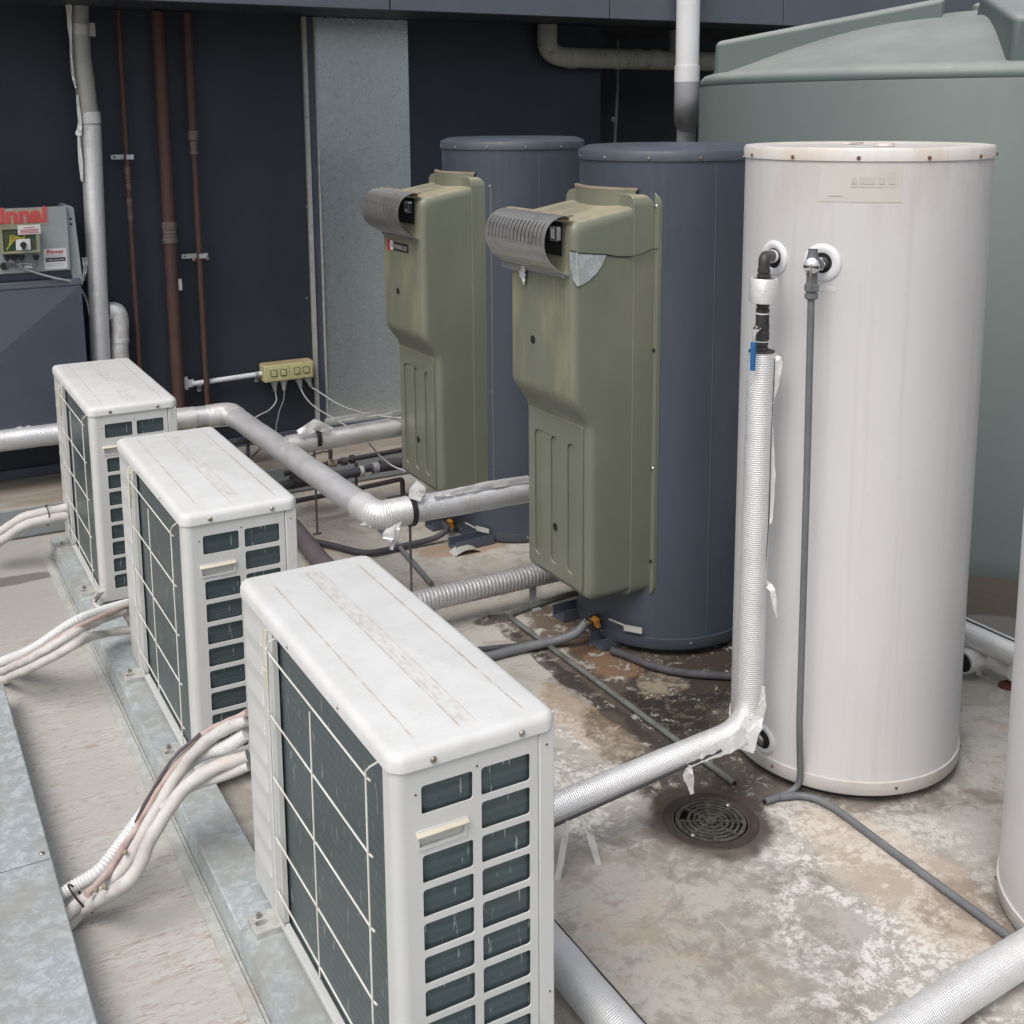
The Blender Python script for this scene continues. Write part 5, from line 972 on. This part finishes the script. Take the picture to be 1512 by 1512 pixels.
for (x, ya, yb_, Y_) in ((526, 684, 722, YC-.02), (561, 680, 690, YC-.05), (432, 700, 722, YC-.05)):
    b = MB(); b.tube([AY(x, ya, Y_), AY(x, yb_, Y_)], .009, 8); b.build('pipe_leg', 'copper', t)
b = MB(); b.tube([AY(430, 707, YC-.07), AY(442, 694, YC-.03), AY(448, 689, YC)], .015, 8); b.build('branch_pipe', 'lag', t)
p = AZ(588, 735, 0.002); b = MB(); b.box((p.x-.05, p.y-.03, .001), (p.x+.05, p.y+.03, .006)); b.build('foot_plate', 'rod', t)

# ------------------------------------------------------------------ control cabinet, left
YF = 6.0
t = thing('heater_manifold_cabinet', 'blue-grey folded metal heater cabinet on the wall at the left edge', 'cabinet', (.5, WY, .45))
xa = -.9; xe = AY(120, 425, YF).x; ztp = AY(60, 425, YF).z; zbt = .485
b = MB(); xp = xa; nP = []
f3 = lambda x, y, z: Vector((x, y, z))
x0c, x1c = .30, xe; xc0 = AY(-5, 440, YF).x; ridge = AY(58, 520, YF-.05)
# lower door: shallow cross-folded panel
xl0 = xe-.86
P = [(xl0, YF, ztp), (xe, YF, ztp), (xe+.005, YF, zbt), (xl0, YF, zbt), ((xl0+xe)/2, YF-.05, (ztp+zbt)/2+.02), (xl0, WY-.002, ztp), (xe, WY-.002, ztp), (xe+.005, WY-.002, zbt), (xl0, WY-.002, zbt)]
b.add(P, [(0, 4, 1), (1, 4, 2), (2, 4, 3), (3, 4, 0), (0, 1, 6, 5), (1, 2, 7, 6), (2, 3, 8, 7), (3, 0, 5, 8)]); b.build('folded_door', 'cabb', t, smooth=0)
b = MB(); b.box((xl0, YF-.004, ztp+.001), (xe-.002, WY-.002, ztp+.035)); b.build('door_rail', 'fascia', t, bevel=.004)
b = MB(); b.box((xl0, YF+.03, ztp+.035), (xe-.02, WY-.002, ztp+.075)); b.build('rail_recess', 'cabb', t, bevel=.004)
p = AY(81, 414, YF+.02); b = MB(); b.lathe([(.012, 0), (.012, .004), (.008, .008), (.001, .009)], p, (0, -1, 0), 10, capped=True); b.build('bolt', 'chrome', t)
# grey upper plate
xg = AY(98, 306, YF).x; zg1 = AY(60, 306, YF).z; zg0 = ztp+.078
b = MB(); b.box((xl0, YF-.01, zg0), (xg, YF+.02, zg1)); up = b.build('grey_cover', 'cabg', t, bevel=.004)
xs2 = AY(108, 308, YF+.03).x; b = MB(); b.prism([(xg+.002, zg1-.002), (xs2-.01, zg1-.002), (xs2, zg1-.012), (xe+.012, ztp), (xe-.03, ztp), (xg+.002, zg0)], YF+.012, WY-.002, lambda u, v, w_: (u, w_, v)); sd_ = b.build('side_return', 'cabg', t, bevel=.002)
for px, py in ((104, 323), (105, 331)): b = MB(); b.cyl(AY(px, py, YF+.013), .006, .002, (0, -1, 0), 10); b.build('knockout_hole', 'dark', sd_)
# lettering with glue remnants
b = MB(); p0 = AY(-30, 309, YF-.011); p1 = AY(71, 333, YF-.011); b.box((p0.x, YF-.0125, AY(30, 333, YF).z), (p1.x, YF-.0105, AY(30, 308, YF).z)); b.build('glue_patch', 'glue', up, smooth=0)
wd = (AY(70, 320, YF).x-AY(0, 322, YF).x)
tx = text('Rinnai', .108, (AY(70, 330, YF-.013).x-.272, YF-.0132, AY(40, 328, YF-.013).z), (1, 0, 0), (0, 0, 1), 'redbig', 'red_lettering', up, .0008, 'LEFT', .0045, .272)
# isolator box
bx0 = AY(0, 370, YF-.06).x-.0; bx1 = AY(60, 370, YF-.06).x; bz1 = AY(30, 334, YF-.06).z; bz0 = AY(30, 374, YF-.06).z
b = MB(); b.prism([rrect(bx0, bz0, bx1, bz1, .008, 2), rrect(bx0+.016, bz0+.012, bx1-.016, bz1-.012, .004, 2)], YF-.065, YF-.058, lambda u, v, w_: (u, w_, v)); ib = b.build('isolator_box_rim', 'boxclear', t, bevel=.001)
b = MB(); b.box((bx0+.004, YF-.057, bz0+.004), (bx1-.004, YF-.012, bz1-.004)); b.build('isolator_box_inside', 'pcb', ib, smooth=0)
m_ = AY(34, 361, YF-.06); b = MB(); b.box((m_.x-.032, YF-.068, m_.z-.026), (m_.x+.032, YF-.060, m_.z+.026)); sw = b.build('switch_plate', 'stick2', ib, bevel=.001)
b = MB(); b.cyl((m_.x, YF-.068, m_.z), .014, .012, (0, -1, 0), 14); b.box((m_.x-.006, YF-.084, m_.z-.022), (m_.x+.006, YF-.068, m_.z+.010)); b.build('rotary_switch', 'ink', ib)
p = AY(43, 339, YF-.066); b = MB(); b.box((p.x-.050, YF-.0675, p.z-.022), (p.x+.050, YF-.0658, p.z+.022)); wl = b.build('warning_label', 'stick2', ib, smooth=0)
for k, hw in ((.010, .024), (0, .042), (-.007, .038), (-.014, .044)): b = MB(); b.box((p.x-hw, YF-.0685, p.z+k-.002), (p.x+hw, YF-.0676, p.z+k+.001)); b.build('warning_print', 'redink', wl, smooth=0)
for k in range(4):
    b = MB(); b.tube(smooth_path([(bx0+.03+.01*k, YF-.06, bz0+.02+.01*k), (bx0+.05, YF-.072, bz0+.05+.012*k), (bx0+.08+.008*k, YF-.064, bz0+.07), (bx0+.11, YF-.06, bz0+.03+.02*k)], 5), .003, 6); b.build('yellow_wire', 'ywire', ib)
gl = []
for px in (10, 21, 32, 53):
    p = AY(px, 377, YF-.035); b = MB(); b.lathe([(.014, 0), (.014, .010), (.010, .014), (.010, .022), (.005, .024)], p, (0, 0, -1), 10, capped=True); b.build('cable_gland', 'ink', t); gl.append(p-Vector((0, 0, .024)))
ep_ = AY(6, 393, YF-.012); b = MB(); b.cyl(ep_, .018, .008, (0, -1, 0), 14); b.build('cable_entry', 'ink', t)
for k in (0, 1, 2, 3):
    b = MB(); b.tube(smooth_path([gl[k], gl[k]-Vector((0, 0, .03)), AY(22+6*k, 391, YF-.02), ep_+Vector((.02, -.006, .002))], 5), .0035, 6); b.build('control_cable', 'cond', t)
b = MB(); b.tube(smooth_path([AY(14, 384, YF-.03), AY(40, 398, YF-.02), AY(75, 409, YF-.02), AY(105, 416, YF), AY(120, 428, YF+.05), AY(128, 445, YF+.1), AY(132, 465, YF+.12)], 6), .005, 8); b.build('grey_lead', 'cable', t)
p = AY(82, 382, YF-.012); b = MB(); b.box((p.x-.052, YF-.0118, p.z-.050), (p.x+.052, YF-.0104, p.z+.050)); sl_ = b.build('service_label', 'stick2', t, smooth=0)
text('Rinnai', .026, (p.x-.036, YF-.0125, p.z+.026), (1, 0, 0), (0, 0, 1), 'redink', 'label_lettering', sl_, .0003, 'LEFT', .0008, .072)
b = MB(); b.box((p.x-.045, YF-.0124, p.z-.014), (p.x+.045, YF-.0118, p.z+.006)); b.build('label_band', 'ink', sl_, smooth=0)
text('1300 555 545', .012, (p.x-.038, YF-.0130, p.z-.009), (1, 0, 0), (0, 0, 1), 'stick2', 'label_lettering', sl_, .0003, 'LEFT', 0, .076)
for k in (.018, .012, -.024, -.032): b = MB(); b.box((p.x-.04, YF-.0124, p.z+k-.001), (p.x+.036, YF-.0118, p.z+k+.001)); b.build('label_line', 'pvcgrey', sl_, smooth=0)
b = MB(); p0 = AY(28, 390, YF-.02); b.ribbon([AY(28, 391, YF-.02), AY(48, 393, YF-.02)], .022, .002, 3, 5, ax=(0, 0, 1)); b.build('paper_tag', 'stick2', t, solid=.001)

# ------------------------------------------------------------------ downpipe and waste pipes
DX, DY = 4.30, 5.60
t = thing('downpipe', 'bright white vertical downpipe ending in an elbow beside the big tank', 'downpipe', (DX, DY, 1.9))
zel = AY(1012, 106, DY).z
b = MB(); b.tube([(DX, DY, zel), (DX, DY, 4.0)], .068, 28); b.build('pipe_length', 'pvc', t, smooth=60)
b = MB(); b.lathe([(.069, -.06), (.073, -.058), (.073, .035), (.069, .037)], (DX, DY, zel), seg=28); b.build('socket', 'pvc', t, smooth=50)
b = MB(); b.tube([(DX, DY, zel-.04), (DX, DY, zel-.20), (DX+.165, DY+.215, zel-.29)], .072, 28, fil=.10, fs_=10); b.build('elbow', 'pvcgrey', t, smooth=60)
t = thing('downpipe', 'shaded grey lower downpipe behind the nearer blue tank', 'downpipe', (DX+.17, DY+.22, 1))
b = MB(); b.tube([(DX+.17, DY+.22, .0), (DX+.17, DY+.22, zel-.20)], .058, 24); b.build('pipe_length', 'pvcgrey', t, smooth=60)
b = MB(); b.lathe([(.060, -.05), (.065, -.048), (.065, .05), (.060, .052)], (DX+.17, DY+.22, AY(1013, 165, DY+.22).z), seg=24); b.build('socket', 'pvcgrey', t, smooth=50)
WYp = 6.20
pA = AY(808, 48, WYp); pC = AY(838, 83, WYp); pD = AY(1000, 96, WYp)
t = thing('waste_pipe', 'dusty horizontal waste pipe with swept bend under the overhang', 'pipe', (4.0, WYp, 2.3))
zc_ = AY(850, 85, WYp).z
b = MB(); b.tube([(pA.x, WYp, 2.495), (pA.x, WYp, zc_), (6.5, WYp, zc_-.02)], .060, 28, fil=.16, fs_=12); b.build('pipe_length', 'pvcold', t, smooth=60)
for px in (845, 915, 940, 968, 992):
    x = AY(px, 88, WYp).x; b = MB(); b.lathe([(.060, -.03), (.0635, -.029), (.0635, .02), (.060, .022)], (x, WYp, zc_-.003), (1, 0, 0), 24); b.build('socket', 'pvcold', t, smooth=50)
b = MB(); p = AY(994, 62, WYp+.05); b.tube([(p.x, WYp+.05, 2.49), (p.x, WYp+.05, zc_+.05)], .035, 16); b.build('branch_stub', 'pvcgrey', t)
p0 = AY(911, 60, 6.75); b = MB(); b.tube([AY(911, 60, 6.75), AY(911, 130, 6.75), AY(907, 215, 6.75), (AY(906, 230, 6.75).x, 6.75, .0)], .013, 10); t = thing('thin_conduit', 'thin grey vertical conduit in the dark recess behind the tanks', 'conduit', tuple(p0)); b.build('tube', 'pvcgrey', t, smooth=60)
p = AY(903, 176, 6.74); b = MB(); b.cyl(p, .018, .02, (0, -1, 0), 12); b.build('clip', 'pvcgrey', t)

for o in bpy.data.objects:
    if '_o' in o: del o['_o']
